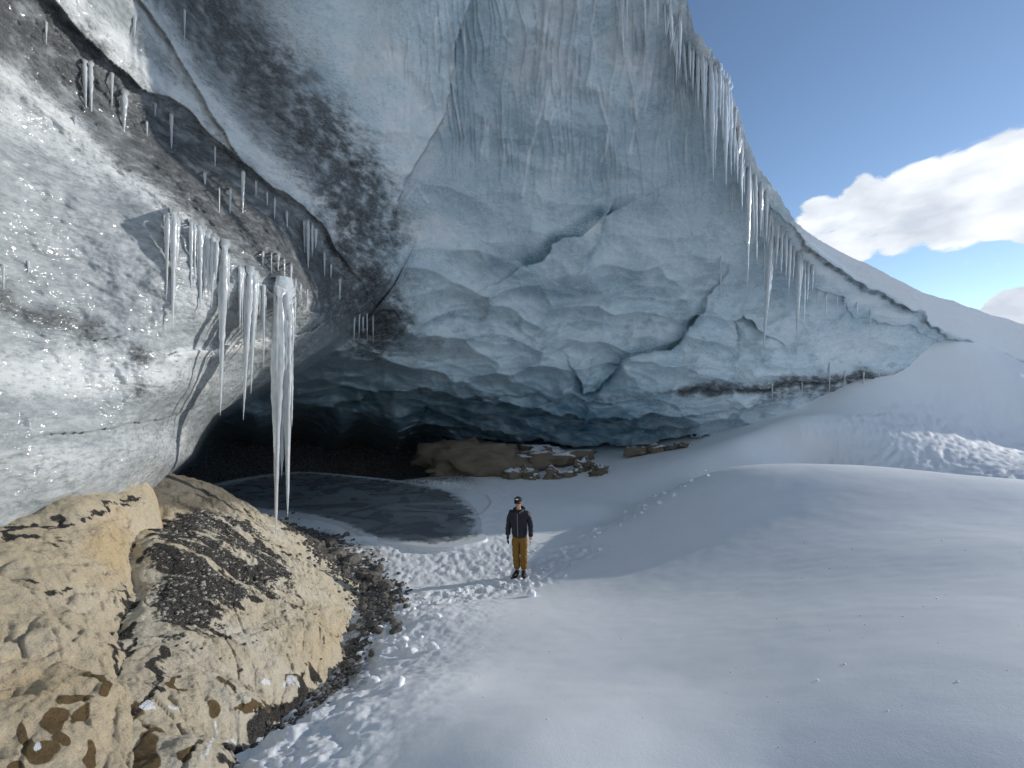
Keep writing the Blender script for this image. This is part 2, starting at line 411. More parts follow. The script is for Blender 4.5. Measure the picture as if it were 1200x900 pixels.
def ground_fn(x, y, detail=True):
    x = np.asarray(x, float); y = np.asarray(y, float)
    r = np.hypot(x, y)
    far = smooth(r, 32, 60)
    z = _gs(np.where(r > 60, x * 60 / np.maximum(r, 1), x), np.where(r > 60, y * 60 / np.maximum(r, 1), y)) * (1 - far)
    P3 = np.stack([x, y, np.zeros_like(x)], -1)
    z = z + far * (1.0 + 2.5 * fbm(P3, .012, 3))
    rough = np.zeros_like(x)
    if detail:
        d, _, _ = line_dist(PATH, x, y); pathm = smooth(d, 1.15, .25)
        d2, _, _ = line_dist(CREST, x, y); crm = smooth(d2, .55, .1)
        left = smooth(x - .1 * y, -.2, -2.2) * smooth(y, 1.5, 3)
        floor = smooth(y, 9.3, 10.2) * smooth(x, 1.5, -.5) * smooth(y, 13.0, 11.0)
        yc = np.interp(x, [0, 4.5, 7.4, 9.4, 10.8, 11.8, 14], [9.5, 13.9, 14.8, 13.4, 12.0, 9.8, 7.5])
        sast = smooth(x, 7.5, 10) * smooth(y - yc, .3, 1.2) * smooth(y - .175 * x - .1 * np.clip(x - 16, 0, 10), 15.8, 15.2)
        lump = np.maximum(np.maximum(pathm, .7 * floor), np.maximum(.8 * crm, .45 * left))
        n = fbm(P3, 4.2, 3, .55, 3); bl = 1 - np.abs(perlin(P3, 2.6, 8)) * 2
        z = z + lump * (.016 * fbm(P3, 13, 2, .6, 16) + .055 * n + .035 * bl * perlin(P3, 6, 12))
        w = P3 + .35 * np.stack([perlin(P3, 1.1, 31), perlin(P3, 1.1, 32), 0 * x], -1)
        s1 = fbm(w, (2.6, 6.4, 1), 4, .6, 21)
        z = z + sast * (.055 * s1 + .05 * (np.abs(perlin(w, (.9, 2.3, 1), 25)) - .25))
        z = z + .03 * perlin(P3, .45, 40) * smooth(y, 1.0, 4) * smooth(x, -1, 2) + .008 * perlin(P3, 1.3, 41) + .004 * perlin(P3, 4, 42)
        z = np.where(((x + 5.4) / 4.6) ** 2 + ((y - 15.6) / 3.6) ** 2 < 1, np.minimum(z, -2.80), z)
        rough = np.clip(lump + .35 * sast, 0, 1)
    return z, rough
FOOT = [(-1.75, 2.6), (-1.8, 3.6), (-1.85, 4.4), (-2.2, 5.8), (-2.3, 7.4), (-3.0, 9.2), (-4.4, 10.6), (-5.6, 12.5)]
def build_ground():
    a = np.concatenate([np.linspace(-180, -52, 90, endpoint=False), np.linspace(-52, 56, 720, endpoint=False), np.linspace(56, 180, 91)])
    r = np.concatenate([[0.05, .3, .7], np.geomspace(1.1, 42, 500), np.geomspace(46, 6000, 46)])
    A, RR = np.meshgrid(np.radians(a), r)
    x = RR * np.sin(A); y = RR * np.cos(A)
    z, rough = ground_fn(x, y)
    # dirt washed out at the foot of the outcrop
    d, _, _ = line_dist(FOOT, x, y)
    wob = fbm(np.stack([x, y, 0 * x], -1), .5, 4, .55, 44)
    dirt = smooth(d, .55, .05) * smooth(y, 3.2, 5) + smooth(np.hypot((x + 4.2) / 1.6, (y - 10.0) / 1.7), 1.1, .55)
    dirt = dirt * (1 + .6 * wob) + 1.3 * smooth(y + 1.2 * wob + .25 * x, 16.6, 18.6) * smooth(x + .5 * wob, -.8, -3.2) * smooth(y, 60, 45)  # cave floor: dark gravel, taken near black to stand in for missing light
    P3 = np.stack([x, y, z], -1)
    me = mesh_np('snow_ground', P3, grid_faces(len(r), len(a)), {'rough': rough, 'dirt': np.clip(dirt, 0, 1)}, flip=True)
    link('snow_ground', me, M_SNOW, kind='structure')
build_ground()
class Lookup:
    """bilinear table over a rectangle, for setting many small things on a surface"""
    def __init__(self, fn, x0, x1, y0, y1, step):
        self.x0, self.y0, self.s = x0, y0, step
        X, Y = np.meshgrid(np.arange(x0, x1 + step, step), np.arange(y0, y1 + step, step)); self.t = fn(X, Y)
    def __call__(self, x, y):
        h, w = self.t.shape
        i = np.clip((np.asarray(x, float) - self.x0) / self.s, 0, w - 1.001); j = np.clip((np.asarray(y, float) - self.y0) / self.s, 0, h - 1.001)
        i0, j0 = i.astype(int), j.astype(int); u, v = i - i0, j - j0; t = self.t
        return (t[j0, i0] * (1 - u) + t[j0, i0 + 1] * u) * (1 - v) + (t[j0 + 1, i0] * (1 - u) + t[j0 + 1, i0 + 1] * u) * v
_gzt = Lookup(lambda x, y: ground_fn(x, y)[0], -8, 8, 1.5, 14, .06)
def gz(x, y): return float(_gzt(x, y))

def build_pond():
    # frozen pool on the cave floor, a thin sheet lying in the snow
    rim = [(-.75, 11.9), (-.9, 12.6), (-1.0, 13.6), (-1.4, 15.2), (-2.4, 17.2), (-4.2, 18.6), (-7, 20), (-11, 21), (-13, 18), (-11, 15.5), (-7.6, 14.4), (-5.6, 13.4), (-4.2, 12.2), (-3.0, 11.6), (-1.8, 11.35)]
    n = len(rim); pts = []
    for k in range(n):          # closed Catmull-Rom
        p0, p1, p2, p3 = (Vector(rim[(k + j - 1) % n]) for j in range(4))
        for s in range(10):
            t = s / 10
            pts.append(.5 * ((2 * p1) + (p2 - p0) * t + (2 * p0 - 5 * p1 + 4 * p2 - p3) * t * t + (3 * p1 - p0 - 3 * p2 + p3) * t ** 3))
    V = []; m = len(pts); c = Vector((-5, 15.5))
    rings = [1.02, 1.0, .93, .8, .6, .4, .2]
    zp = -2.735
    for j, s in enumerate(rings):
        for p in pts:
            jit = .05 * random.uniform(-1, 1) if j < 2 else 0
            q = c + (p - c) * (s + jit * .05)
            V.append((q.x, q.y, zp - (.18 if j == 0 else 0)))
    V.append((c.x, c.y, zp))
    Fq = [(j * m + k, j * m + (k + 1) % m, (j + 1) * m + (k + 1) % m, (j + 1) * m + k) for j in range(len(rings) - 1) for k in range(m)]
    Fq += [((len(rings) - 1) * m + k, (len(rings) - 1) * m + (k + 1) % m, m * len(rings), m * len(rings)) for k in range(m)]
    me = bpy.data.meshes.new('frozen_pond'); me.from_pydata(V, [], [tuple(dict.fromkeys(f)) for f in Fq]); me.update()
    fr = [(1, 1, .55, .12, 0, 0, 0)[k // m] if k < m * len(rings) else 0 for k in range(len(V))]
    a_ = me.attributes.new('frost', 'FLOAT', 'POINT'); a_.data.foreach_set('value', np.array(fr, np.float32))
    link('frozen_pond', me, M_POND, kind='structure')
build_pond()

# ------------------------------------------------------------------ glacier: hollowed underside, lip, snow cap and top
ICE = [  # sheet position, metres ahead
    (-300,300,3.0),(-300,600,2.8),(-300,0,3.2),(-300,-400,3.0),(-300,-1000,2.0),(-900,400,1.6),(-900,-300,1.7),
    (0,640,4.7),(0,600,4.7),(0,520,4.7),(0,450,4.85),(0,380,5.15),(0,300,5.4),(0,150,6.0),(0,0,6.0),(100,600,5.9),(100,560,5.7),(100,450,5.9),(100,380,6.2),(100,300,6.5),(100,150,7.3),(100,0,7.2),
    (150,585,6.7),(200,555,8.0),(200,540,7.8),(200,450,7.2),(200,350,7.3),(200,250,7.8),(200,150,9.2),(200,0,9.0),
    (225,535,9.4),(240,495,9.5),(300,432,10.6),(300,350,9.2),(340,345,9.6),(350,400,11.3),(385,385,12.4),(405,380,13.6),(430,345,14.2),
    (380,320,12.0),(440,310,13.2),(300,200,10.6),(400,250,12.6),(300,0,11.0),(400,100,12.5),(350,130,11.6),
    (262,500,24.5),(300,462,21),(340,440,19.5),(400,418,18.2),(450,385,16.8),(232,545,30),
    (500,0,12),(500,150,14),(500,280,15.6),(600,0,12.5),(600,150,15),(600,280,17),(600,400,19.8),(600,460,21.4),(600,500,23.5),(600,540,26),(520,400,19),
    (700,0,12.5),(700,150,15),(700,280,17.5),(700,400,20),(700,480,21),(700,530,23.5),(800,0,12),(800,100,14.2),(800,250,17),(800,400,19.5),(800,500,20.6),(800,540,22.5),
    (850,60,12.7),(890,200,15.2),(930,262,16.2),(900,230,16.2),(900,350,19),(900,450,20),(900,500,20.6),(1000,325,18),(1000,400,20),(1000,450,20.4),(1000,530,21),
    (1075,360,19),(1100,400,20),(1060,452,20.3),(1125,400,20),(1200,380,20.8),(1200,450,22),(1300,390,21),(1400,420,22),
    (450,440,21),(400,460,22.5),(350,475,22.5),(450,500,24.5),(520,500,25),(300,506,25.5),(400,510,26.5),(470,516,28),(280,524,40),(350,524,42),(420,524,41),(480,526,36),(530,522,27.5),(300,580,46),(450,580,44),(300,680,46),(450,680,44),(600,640,30),(800,620,25),(1000,600,22),(1200,560,22),
    (500,-300,10),(700,-300,9),(0,-400,4.5),(500,-800,6),(0,-1500,2.2),(600,-1500,3.5),(300,-300,9),(900,-1500,3.5)]
ICE = np.array(ICE, float)
_ia, _ie = bearing(ICE[:, 0], ICE[:, 1])
_iu = (ICE[:, 0] - 600) / F; _iv = (450 - ICE[:, 1]) / F
_ir = ICE[:, 2] * np.sqrt(1 + _iu ** 2 + _iv ** 2)
EDGE = [(90, 690), (150, 610), (205, 556), (228, 536), (240, 512), (254, 492), (300, 463), (340, 442), (370, 420), (400, 402), (432, 372), (462, 335), (485, 290), (500, 240)]   # lower rim of the left-hand ice mass
_isl = np.array([p[0] < 480 and p[2] < 14.3 and p[1] > -700 for p in ICE]) ; _ism = ~_isl | (ICE[:, 1] < 260) & (ICE[:, 0] > 250)
_xm = np.array([(300,400,18.5),(200,480,23),(150,540,28),(350,360,16.5),(100,620,30),(430,300,14.6)], float)
def _rad(q):
    a_, e_ = bearing(q[:, 0], q[:, 1]); return a_, e_, np.log(q[:, 2] * np.sqrt(1 + ((q[:, 0] - 600) / F) ** 2 + ((450 - q[:, 1]) / F) ** 2))
_qa, _qe, _qr = _rad(np.concatenate([ICE[_isl], np.array([(500,280,15.4),(530,330,16.4),(490,190,13.9),(480,380,15.5)], float)])); _iceL = Spline(np.c_[_qa, _qe], _qr, 'mq', c=1.0, lam=-0.05)
_qa, _qe, _qr = _rad(np.concatenate([ICE[_ism], _xm])); _iceM = Spline(np.c_[_qa, _qe], _qr, 'mq', c=1.0, lam=-0.05)

LIP = [(-100,-900),(300,-800),(520,-560),(640,-380),(720,-240),(770,-110),(795,-30),(805,10),(818,42),(834,62),(846,85),(855,103),(862,122),(869,142),(876,165),(881,182),(887,197),(900,213),(915,230),(922,248),(932,262),(960,281),(985,295),(1030,316),(1060,332),(1082,343),(1120,354),(1150,365),(1200,380),(1300,398),(1450,425)]
_la, _le = bearing(*np.array(LIP, float).T)
_o = np.argsort(_la); _la, _le = _la[_o], _le[_o]

# features on the ice: line, offset above (m), reach above, offset below, reach below (sheet units)
STEPS = [
    ([(55,-10),(75,10),(100,40),(135,75),(165,102),(200,118),(235,150),(280,188),(330,225),(370,255),(390,285)], -.30, 34, .10, 60),
    ([(160,-10),(185,30),(205,62),(222,95),(245,135),(275,178)], -.25, 22, .04, 25),
    ([(-10,80),(40,118),(80,150),(130,192),(180,228),(228,262),(262,300),(300,332),(342,350),(380,372)], -.02, 40, -.36, 46),
    ([(0,378),(60,392),(110,400),(150,392),(200,412),(250,410),(330,398),(395,372)], .10, 25, -.10, 30),
    ([(70,508),(120,500),(200,490),(240,470)], -.05, 22, .05, 20),
    ([(545,15),(530,60),(528,105),(523,128),(502,168),(489,192),(472,232),(462,262)], .75, 70, -.42, 60),
    ([(586,298),(616,313)], .25, 16, -.1, 20),
    ([(616,313),(642,299),(676,274),(713,254)], .34, 34, -.06, 34),
    ([(713,254),(704,276),(690,300)], .3, 14, -.3, 14),
    ([(736,422),(765,412),(796,402),(806,384),(820,364)], .5, 28, -.10, 30),
    ([(676,440),(684,460),(700,452),(712,440)], -.15, 10, .7, 9),
    ([(862,405),(860,380),(875,372),(890,385)], -.1, 12, .6, 14),
    ([(710,360),(707,395),(690,430)], .12, 20, -.1, 20),
    ([(800,458),(900,452),(1000,446),(1062,440)], -.10, 14, .22, 16),
    ([(560,466),(660,464),(720,470),(790,460)], -.10, 12, .22, 12),
    ([(380,478),(430,462),(500,458),(560,468),(620,480),(700,492),(760,488)], -.35, 26, 1.7, 40),
    ([(420,545),(455,540),(500,478),(540,498),(590,510)], -.3, 20, .8, 18),
    ([(640,505),(690,490),(740,500),(800,505),(850,490),(880,478)], -.2, 18, .6, 16),
    ([(540,515),(640,517),(720,521),(790,518),(830,510)], -.1, 10, 3.0, 26),
    ([(935,272),(965,300),(1005,330),(1060,358),(1090,380),(1122,398)], -.34, 30, .16, 14),
    ([(1075,345),(1072,358),(1090,378)], -.0, 8, -.15, 8),
    ([(940,338),(985,350),(1000,366),(1040,375),(1080,392)], -.10, 26, .12, 16),
]
DRIPS = [[(648,-10),(632,30),(640,65),(644,85),(634,135),(628,150),(622,170),(612,230)],[(680,-10),(676,40),(674,90),(664,112)],[(606,-5),(593,25),(590,40),(600,52)],[(722,-10),(728,35),(732,75),(742,110)],
         [(733,-10),(740,20),(737,85),(745,130),(740,180)],[(650,60),(644,110),(640,140)],[(655,20),(640,60),(658,110),(646,145)],[(760,-10),(758,50),(764,95),(755,130)],[(702,-10),(690,30),(698,75)],[(500,130),(512,100),(508,60),(512,20)],[(478,232),(490,215),(500,238)],[(700,100),(714,150),(704,190)]]

def lip_el(a):
    e = np.interp(a, _la, _le)
    q = np.stack([a, np.zeros_like(a), np.zeros_like(a)], -1)
    amp = smooth(a, 15, 21) * smooth(a, 36, 33)
    return e + amp * (.85 * perlin(q, 1.1, 3) + .65 * np.abs(perlin(q, 2.3, 4))) + smooth(a, 15, 20) * .05 * perlin(q, 5, 5) + smooth(a, 36, 40) * .12 * perlin(q, .8, 9)

def ice_raw(a, e):
    """radius of the ice before fine relief"""
    px, py = to_sheet(a, e)
    d, sd, _ = line_dist(EDGE, px, py)
    w = smooth(np.where(sd < 0, d, -d), -5, 6)                    # 1 on the left mass, 0 in the cave behind it
    tb = smooth(py, 250, 350)
    w = (w * tb + smooth(px, 480, 310) * (1 - tb)) * smooth(px, 540, 480) * smooth(py, -250, -60)
    m = _iceM(a, e); l = _iceL(a, e)
    roll = np.exp(-np.maximum(d, 0) / 16) * .05 * (sd < 0)        # the rim rolls under
    return np.exp(m * (1 - w) + (l + roll) * w), w
def dir_of(a, e):
    ar, er = np.radians(a), np.radians(e)
    return np.stack([np.sin(ar) * np.cos(er), np.cos(ar) * np.cos(er), np.sin(er)], -1)
def to_sheet(a, e):
    ar, er = np.radians(np.clip(a, -80, 80)), np.radians(e)
    return 600 + F * np.tan(ar), 450 - F * np.tan(er) / np.cos(ar)

def ice_surface(a, e):
    r, wl = ice_raw(a, e)
    D = dir_of(a, e)
    P = CAM + D * r[..., None]
    px, py = to_sheet(a, e)
    wx = 7 * perlin(P, .9, 51) + 3 * perlin(P, 2.5, 53); wy = 7 * perlin(P, .9, 52) + 3 * perlin(P, 2.5, 54)
    qx, qy = px + wx, py + wy
    inf = smooth(py, -300, -60)
    dr = np.zeros_like(r)
    for poly, A0, w0, A1, w1 in STEPS:
        d, s, _ = line_dist(poly, qx, qy)
        q = np.where(s < 0, A0 * np.exp(-d / w0), A1 * np.exp(-d / w1))
        if poly[0] == (935, 272): q = q * np.where(s < 0, 1, smooth(perlin(P, 1.1, 57), -.25, .35))
        dr += q
    for poly in DRIPS:
        d, _, _ = line_dist(poly, px + .6 * wx, py + .3 * wy)
        dr -= .045 * np.exp(-(d / 2.2) ** 2)
    dr += .7 * np.exp(-((px - 1100) / 26) ** 2 - ((py - 408) / 13) ** 2)
    dr *= inf
    # region masks
    left = smooth(px - (py - 60) * .25, 420, 300)             # the dirty, frosted left-hand mass
    left = left * np.where(py > 330, np.maximum(wl, 1 - smooth(py, 330, 380)), 1)
    deep = smooth(py, 250, 380) * (1 - wl)
    right = smooth(px, 880, 960)
    # melt scallops of the ceiling
    S = P + .5 * np.stack([perlin(P, .5, 61), perlin(P, .5, 62), perlin(P, .5, 63)], -1)
    aw = a + .9 * perlin(P, .45, 65) + .35 * perlin(P, 1.3, 66)
    va = np.stack([aw * .42, e * .05, 0 * r], -1); vb = np.stack([aw * 1.15, e * .085, 0 * r + 4], -1)
    vein = smooth(1 - np.abs(perlin(va, 1, 67)) * 3.4, .45, 1.0) * (.35 + .9 * perlin(P, .4, 69)) + .75 * smooth(1 - np.abs(perlin(vb, 1, 68)) * 3.0, .5, 1.0) * (.45 + .9 * perlin(P, .6, 64))
    runnel = np.clip(1.7 * vein, 0, 1) * smooth(px, 430, 560) * smooth(px, 900, 800) * smooth(py, 275, 120)
    dr -= .17 * runnel
    dr -= .16 * perlin(np.stack([aw * .30, e * .03, 0 * r + 9], -1), 1, 71) * smooth(px, 430, 560) * smooth(py, 300, 120)
    f1, f2 = cells(S, (.42, .42, 1.0), 2)
    sc = f1 * f1
    f1b, _ = cells(S, (.95, .95, 2.1), 5)
    up = (1 - left) * (1 - deep)
    dr -= (1 - left) * (.36 + .74 * deep) * (1 - .6 * right) * (sc - .3)
    dr -= (1 - left) * (.08 + .20 * deep) * (1 - .6 * right) * (f1b * f1b - .3)
    dr += (.35 + .25 * (1 - deep)) * fbm(P, .23, 3, .5, 70) * (1 - .3 * left)
    dr += .05 * fbm(P, (1.4, 1.4, 1.4), 3, .55, 75)
    frostn = fbm(P, (1.2, 1.2, 2.0), 3, .5, 80)
    # attributes -----------------------------------------------------
    def band(poly, w):
        d, _, _ = line_dist(poly, qx, qy); return np.exp(-(d / w) ** 2)
    def blob(cx, cy, rx, ry):
        return np.exp(-(((qx - cx) / rx) ** 2 + ((qy - cy) / ry) ** 2))
    dirt = np.zeros_like(r)
    for poly, w, k in [([(-40,-10),(30,30),(100,95),(170,160),(230,205),(300,270),(360,320),(440,375)], 50, .92), ([(-30,-30),(60,20),(110,60)], 26, .8), ([(225,-20),(270,45),(320,100),(370,160),(410,215),(430,270)], 56, .80),
                       ([(300,255),(340,290),(400,340),(450,380)], 22, .9), ([(400,290),(440,330)], 26, .9), ([(0,355),(60,372),(110,385)], 18, .62), ([(-60,330),(0,345)], 25, .55),
                       ([(800,459),(900,452),(980,446),(1075,438)], 9, .85), ([(900,464),(980,457),(1060,448)], 13, .6), ([(560,466),(600,464),(655,465)], 4, .35), ([(700,464),(800,458)], 5, .45),
                       ([(935,276),(975,312),(1010,338),(1068,364)], 5, .5), ([(1068,366),(1095,384),(1122,400)], 3, .45), ([(440,455),(500,462),(540,468)], 8, .3), ([(110,80),(190,150)], 30, .5)]:
        dirt = np.maximum(dirt, k * band(poly, w))
    for cx, cy, rx, ry, k in [(165,415,18,14,.75),(165,450,12,22,.5),(195,420,16,10,.5),(100,110,25,18,.9),(20,20,25,25,.9),(435,350,24,34,.85),(80,600,90,6,.35),(470,330,40,30,.35)]:
        dirt = np.maximum(dirt, k * blob(cx, cy, rx, ry))
    fine = fbm(P, (3.0, 3.0, 4.5), 4, .6, 85)
    dirt = np.clip(dirt * (1 + .55 * fine) + .02, 0, 1) * inf
    frost = .26 - .10 * left
    for poly, w, k in [([(74,-14),(112,34),(178,94),(245,142),(290,178),(340,214),(382,246),(398,276)], 19, 1.0), ([(165,-10),(205,60),(225,95),(255,140),(300,185)], 17, .95), ([(-10,72),(50,120),(130,195),(228,262)], 16, .95),
                       ([(0,130),(60,165),(110,200)], 26, .6), ([(300,330),(342,352)], 7, .8), ([(470,240),(489,192),(502,168),(523,128),(528,80)], 10, .8), ([(390,270),(398,300),(420,262)], 9, .7), ([(200,415),(260,412),(330,402)], 7, .9),
                       ([(930,270),(960,310),(1000,345),(1060,375)], 12, .75), ([(795,0),(835,70),(870,150),(905,230)], 14, .9)]:
        frost = np.maximum(frost, k * band(poly, w))
    for poly in DRIPS:
        d, _, _ = line_dist(poly, px + .6 * wx, py + .3 * wy)
        frost = np.maximum(frost, .9 * np.exp(-(d / 1.9) ** 2))
    for cx, cy, rx, ry, k in [(90,436,170,30,.85),(230,440,60,22,.6),(60,545,170,40,.42),(190,520,70,30,.5),(505,272,48,26,.9),(480,150,44,90,.9),(440,60,70,100,.75),(350,40,60,60,.55),(410,150,50,60,.5),(640,60,80,90,.75),(740,60,70,80,.75),(700,268,25,16,.7),(60,240,120,60,.3),(640,210,60,50,.45),(1000,400,90,40,.5),(240,350,60,40,.5),(370,360,40,25,.55),(470,90,40,50,.5)]:
        frost = np.maximum(frost, k * blob(cx, cy, rx, ry))
    frost = np.maximum(frost, .95 * runnel)
    frost = np.clip(frost * (1 + .45 * frostn), 0, 1)
    clear = .9 * band([(618,306),(642,292),(680,264),(708,250)], 9) * (np.where(line_dist([p for p in STEPS if p[0][0] == (616, 313)][0][0], qx, qy)[1] < 0, 1, .1))
    clear = np.maximum(clear, .8 * band([(690,458),(740,415),(796,396),(815,368)], 10))
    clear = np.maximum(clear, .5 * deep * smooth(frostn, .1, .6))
    clear = np.maximum(clear, (1 - left) * (.75 + .4 * frostn) * smooth(py, 395, 490) * smooth(px, 900, 760))  # ice colour darkened towards the cave, its gloom put into this mask
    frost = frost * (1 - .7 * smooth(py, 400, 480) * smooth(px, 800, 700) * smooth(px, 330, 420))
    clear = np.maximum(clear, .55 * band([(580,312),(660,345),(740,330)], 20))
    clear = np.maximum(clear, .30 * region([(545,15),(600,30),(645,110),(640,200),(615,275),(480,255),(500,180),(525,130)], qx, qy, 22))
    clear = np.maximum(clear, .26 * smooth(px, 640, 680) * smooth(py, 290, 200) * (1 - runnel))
    dcap, scap, _ = line_dist([p for p in STEPS if p[0][0] == (935, 272)][0][0] + [(1200, 425), (1400, 440)], px + .4 * wx, py + .4 * wy)
    snow = smooth(np.where(scap < 0, dcap, -dcap), 0, 5) * smooth(px, 925, 950)
    # fine crust relief follows frost and grit
    crust = np.maximum(np.maximum(frost, .5) * left, dirt)
    dr -= .075 * crust * fine + .035 * crust * fbm(P, (9, 9, 12), 3, .6, 87)
    dr -= .02 * (1 - left) * (1 - deep) * fbm(P, (4.5, 4.5, 3), 4, .65, 88)
    dr -= .012 * fbm(P, 7.0, 2, .5, 90) * np.maximum(frost, dirt)
    dr -= .05 * frost * left
    dr = dr * (1 - .75 * snow) - .1 * snow
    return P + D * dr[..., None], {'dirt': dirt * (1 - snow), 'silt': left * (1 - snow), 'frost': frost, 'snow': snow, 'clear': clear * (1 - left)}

def build_glacier():
    a = np.concatenate([np.linspace(-88, -52, 40, endpoint=False), np.linspace(-52, 52, 800, endpoint=False), np.linspace(52, 62, 14)])
    nr = 620
    t = np.linspace(0, 1, nr)
    emax = lip_el(a)
    ebot = np.interp(a, [-88, -50, -35, -20, 20, 45, 62], [-26, -24, -21, -18, -15, -8, -6])
    # rows: most of them within the picture's height
    lim = np.minimum(emax, 46)
    T, A = np.meshgrid(t, a, indexing='ij')
    Lr = (lim - ebot) + .22 * (emax - lim)
    S_ = T * Lr
    E = np.where(S_ < lim - ebot, ebot + S_, lim + (S_ - (lim - ebot)) / .22)
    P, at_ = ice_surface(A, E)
    # the top: over the lip and back along the glacier's upper side
    lipP = P[-1]; d = dir_of(a, np.zeros_like(a)); el = np.clip(emax, 2, 60)
    slope = np.tan(np.radians(np.minimum(el * .55, 16)))
    rows = []
    for s in [.04, .1, .2, .35, .6, 1, 1.6, 2.5, 4, 6, 9, 14, 22, 34]:
        q = lipP + d * s
        q[:, 2] += slope * s + .12 * (1 - math.exp(-s * 2)) * np.tan(np.radians(el)) * .3
        q[:, 2] += .25 * fbm(q * np.array((1, 1, 0)), .4, 3, .5, 95) * min(1, s / 4) * smooth(s, .5, 4)
        rows.append(q)
    rows = np.array(rows)
    V = np.concatenate([P, rows])
    m = len(rows)
    attrs = {kx: np.concatenate([v, np.repeat(v[-1:], m, 0)]) for kx, v in at_.items()}
    attrs['snow'][nr + 1:] = 1
    attrs['dirt'][nr + 1:] = 0
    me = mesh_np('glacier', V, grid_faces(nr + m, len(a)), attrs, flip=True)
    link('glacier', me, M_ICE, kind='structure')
build_glacier()

# ------------------------------------------------------------------ limestone outcrop at the left
ROCK_L = [at(*p) for p in [(0,625,4.5),(0,700,3.4),(0,800,2.5),(0,900,1.95),(60,612,4.9),(60,680,3.75),(60,760,2.85),(60,860,2.15),(100,600,5.3),(100,660,4.4),(100,720,3.6),(100,800,2.75),(100,900,2.05),
    (148,590,6.0),(125,635,5.0),(120,690,4.1),(128,760,3.2),(135,820,2.65),(125,880,2.2),(-150,640,4.0),(-150,900,1.8),(-400,640,3.6),(-400,900,1.7)]]
ROCK_L += [at(px, py, Y) + np.array((dx, dy, -dz)) for px, py, Y, dx, dy, dz in [(148,590,6.0,.4,1.2,.8),(100,600,5.3,.2,3.2,.9),(100,600,5.3,1.2,3.6,2.2),(148,590,6.0,1.6,2.2,2.2),(148,590,6.0,2.4,1.2,2.6),(148,590,6.0,.5,.1,.75),(125,635,5.0,.42,0,.55),(120,690,4.1,.3,0,.4),(130,760,3.2,.3,0,.4),(140,820,2.65,.3,0,.35),(140,890,2.2,.3,0,.3),(148,590,6.0,1.2,.4,1.6),(125,635,5.0,1.3,.2,1.5),(120,690,4.1,1.2,0,1.5),(130,790,3,1.2,0,1.4),(140,890,2.2,1.1,0,1.2)]]
ROCK_L += [np.array(p) for p in [(-6.2,7.6,-.1),(-8.5,6.5,.1),(-5.2,8.6,-.6),(-4.2,.4,-.3),(-2.0,.9,-.35),(-1.2,1.2,-.7)]]
ROCK_R = [at(*p) for p in [(165,620,6.0),(175,572,7.6),(200,556,8.6),(230,563,9.0),(262,585,8.8),(165,650,5.2),(200,620,6.3),(185,700,4.5),(195,770,3.45),(185,840,2.7),(170,900,2.2),(250,625,7.0),(260,700,5.0),(260,770,3.8),(235,850,2.8),
    (298,622,8.2),(300,660,6.7),(330,652,7.7),(325,690,6.3),(300,720,5.2),(330,765,4.6),(300,820,3.5),(378,690,7.5),(395,725,6.6),(398,765,5.5),(350,800,4.3),(320,850,3.3),(268,890,2.55),(210,900,2.2)]]
ROCK_R += [np.array(p) for p in [(-5.2,10.2,-2.0),(-4.0,9.6,-2.6),(-3.2,9.2,-2.8),(-2.55,8.3,-3.0),(-2.05,6.9,-3.1),(-1.75,5.7,-3.0),(-1.45,4.2,-2.7),(-1.25,3.0,-2.1),(-1.05,2.1,-1.6),(-7.5,10,-.6),(-8,8,-.4),(-2.0,1.4,-.7),(-3,1.2,-.9),(-6,6,-1.2),(-4.7,4.6,-1.1),(-6.8,11.5,-1.8)]]
_rl = Spline(np.array(ROCK_L)[:, :2], np.array(ROCK_L)[:, 2], 'mq', c=.12)
_rr = Spline(np.array(ROCK_R)[:, :2], np.array(ROCK_R)[:, 2], 'mq', c=.25)
def rock_relief(P, strata):
    w = P + .25 * np.stack([perlin(P, .9, 101), perlin(P, .9, 102), perlin(P, .9, 103)], -1)
    lay = w[..., 2] * 1.0 + .18 * w[..., 0] + .10 * w[..., 1]
    steps = lay * 9; fr = steps - np.floor(steps)
    ledge = (np.floor(steps) + smooth(fr, .55, .95)) / 9 - lay
    n = .09 * fbm(P, 1.1, 4, .5, 110) + .020 * fbm(P, (4, 4, 9), 4, .6, 120) + .008 * fbm(P, (16, 16, 24), 3, .6, 125)
    f1, f2 = cells(w, (1.3, 1.3, 2.2), 7)
    crack = -.035 * smooth(f2 - f1, .05, .0) * smooth(perlin(P, 1.4, 133), -.1, .4)
    pits = -.025 * smooth(perlin(P, 9, 130), .3, .6) * smooth(perlin(P, 1.0, 134), .0, .4)
    f3, f4 = cells(w, (2.2, 3.2, 4.5), 11)
    return n + strata * ledge + crack + pits + .013 * smooth(f4 - f3, .01, .08)
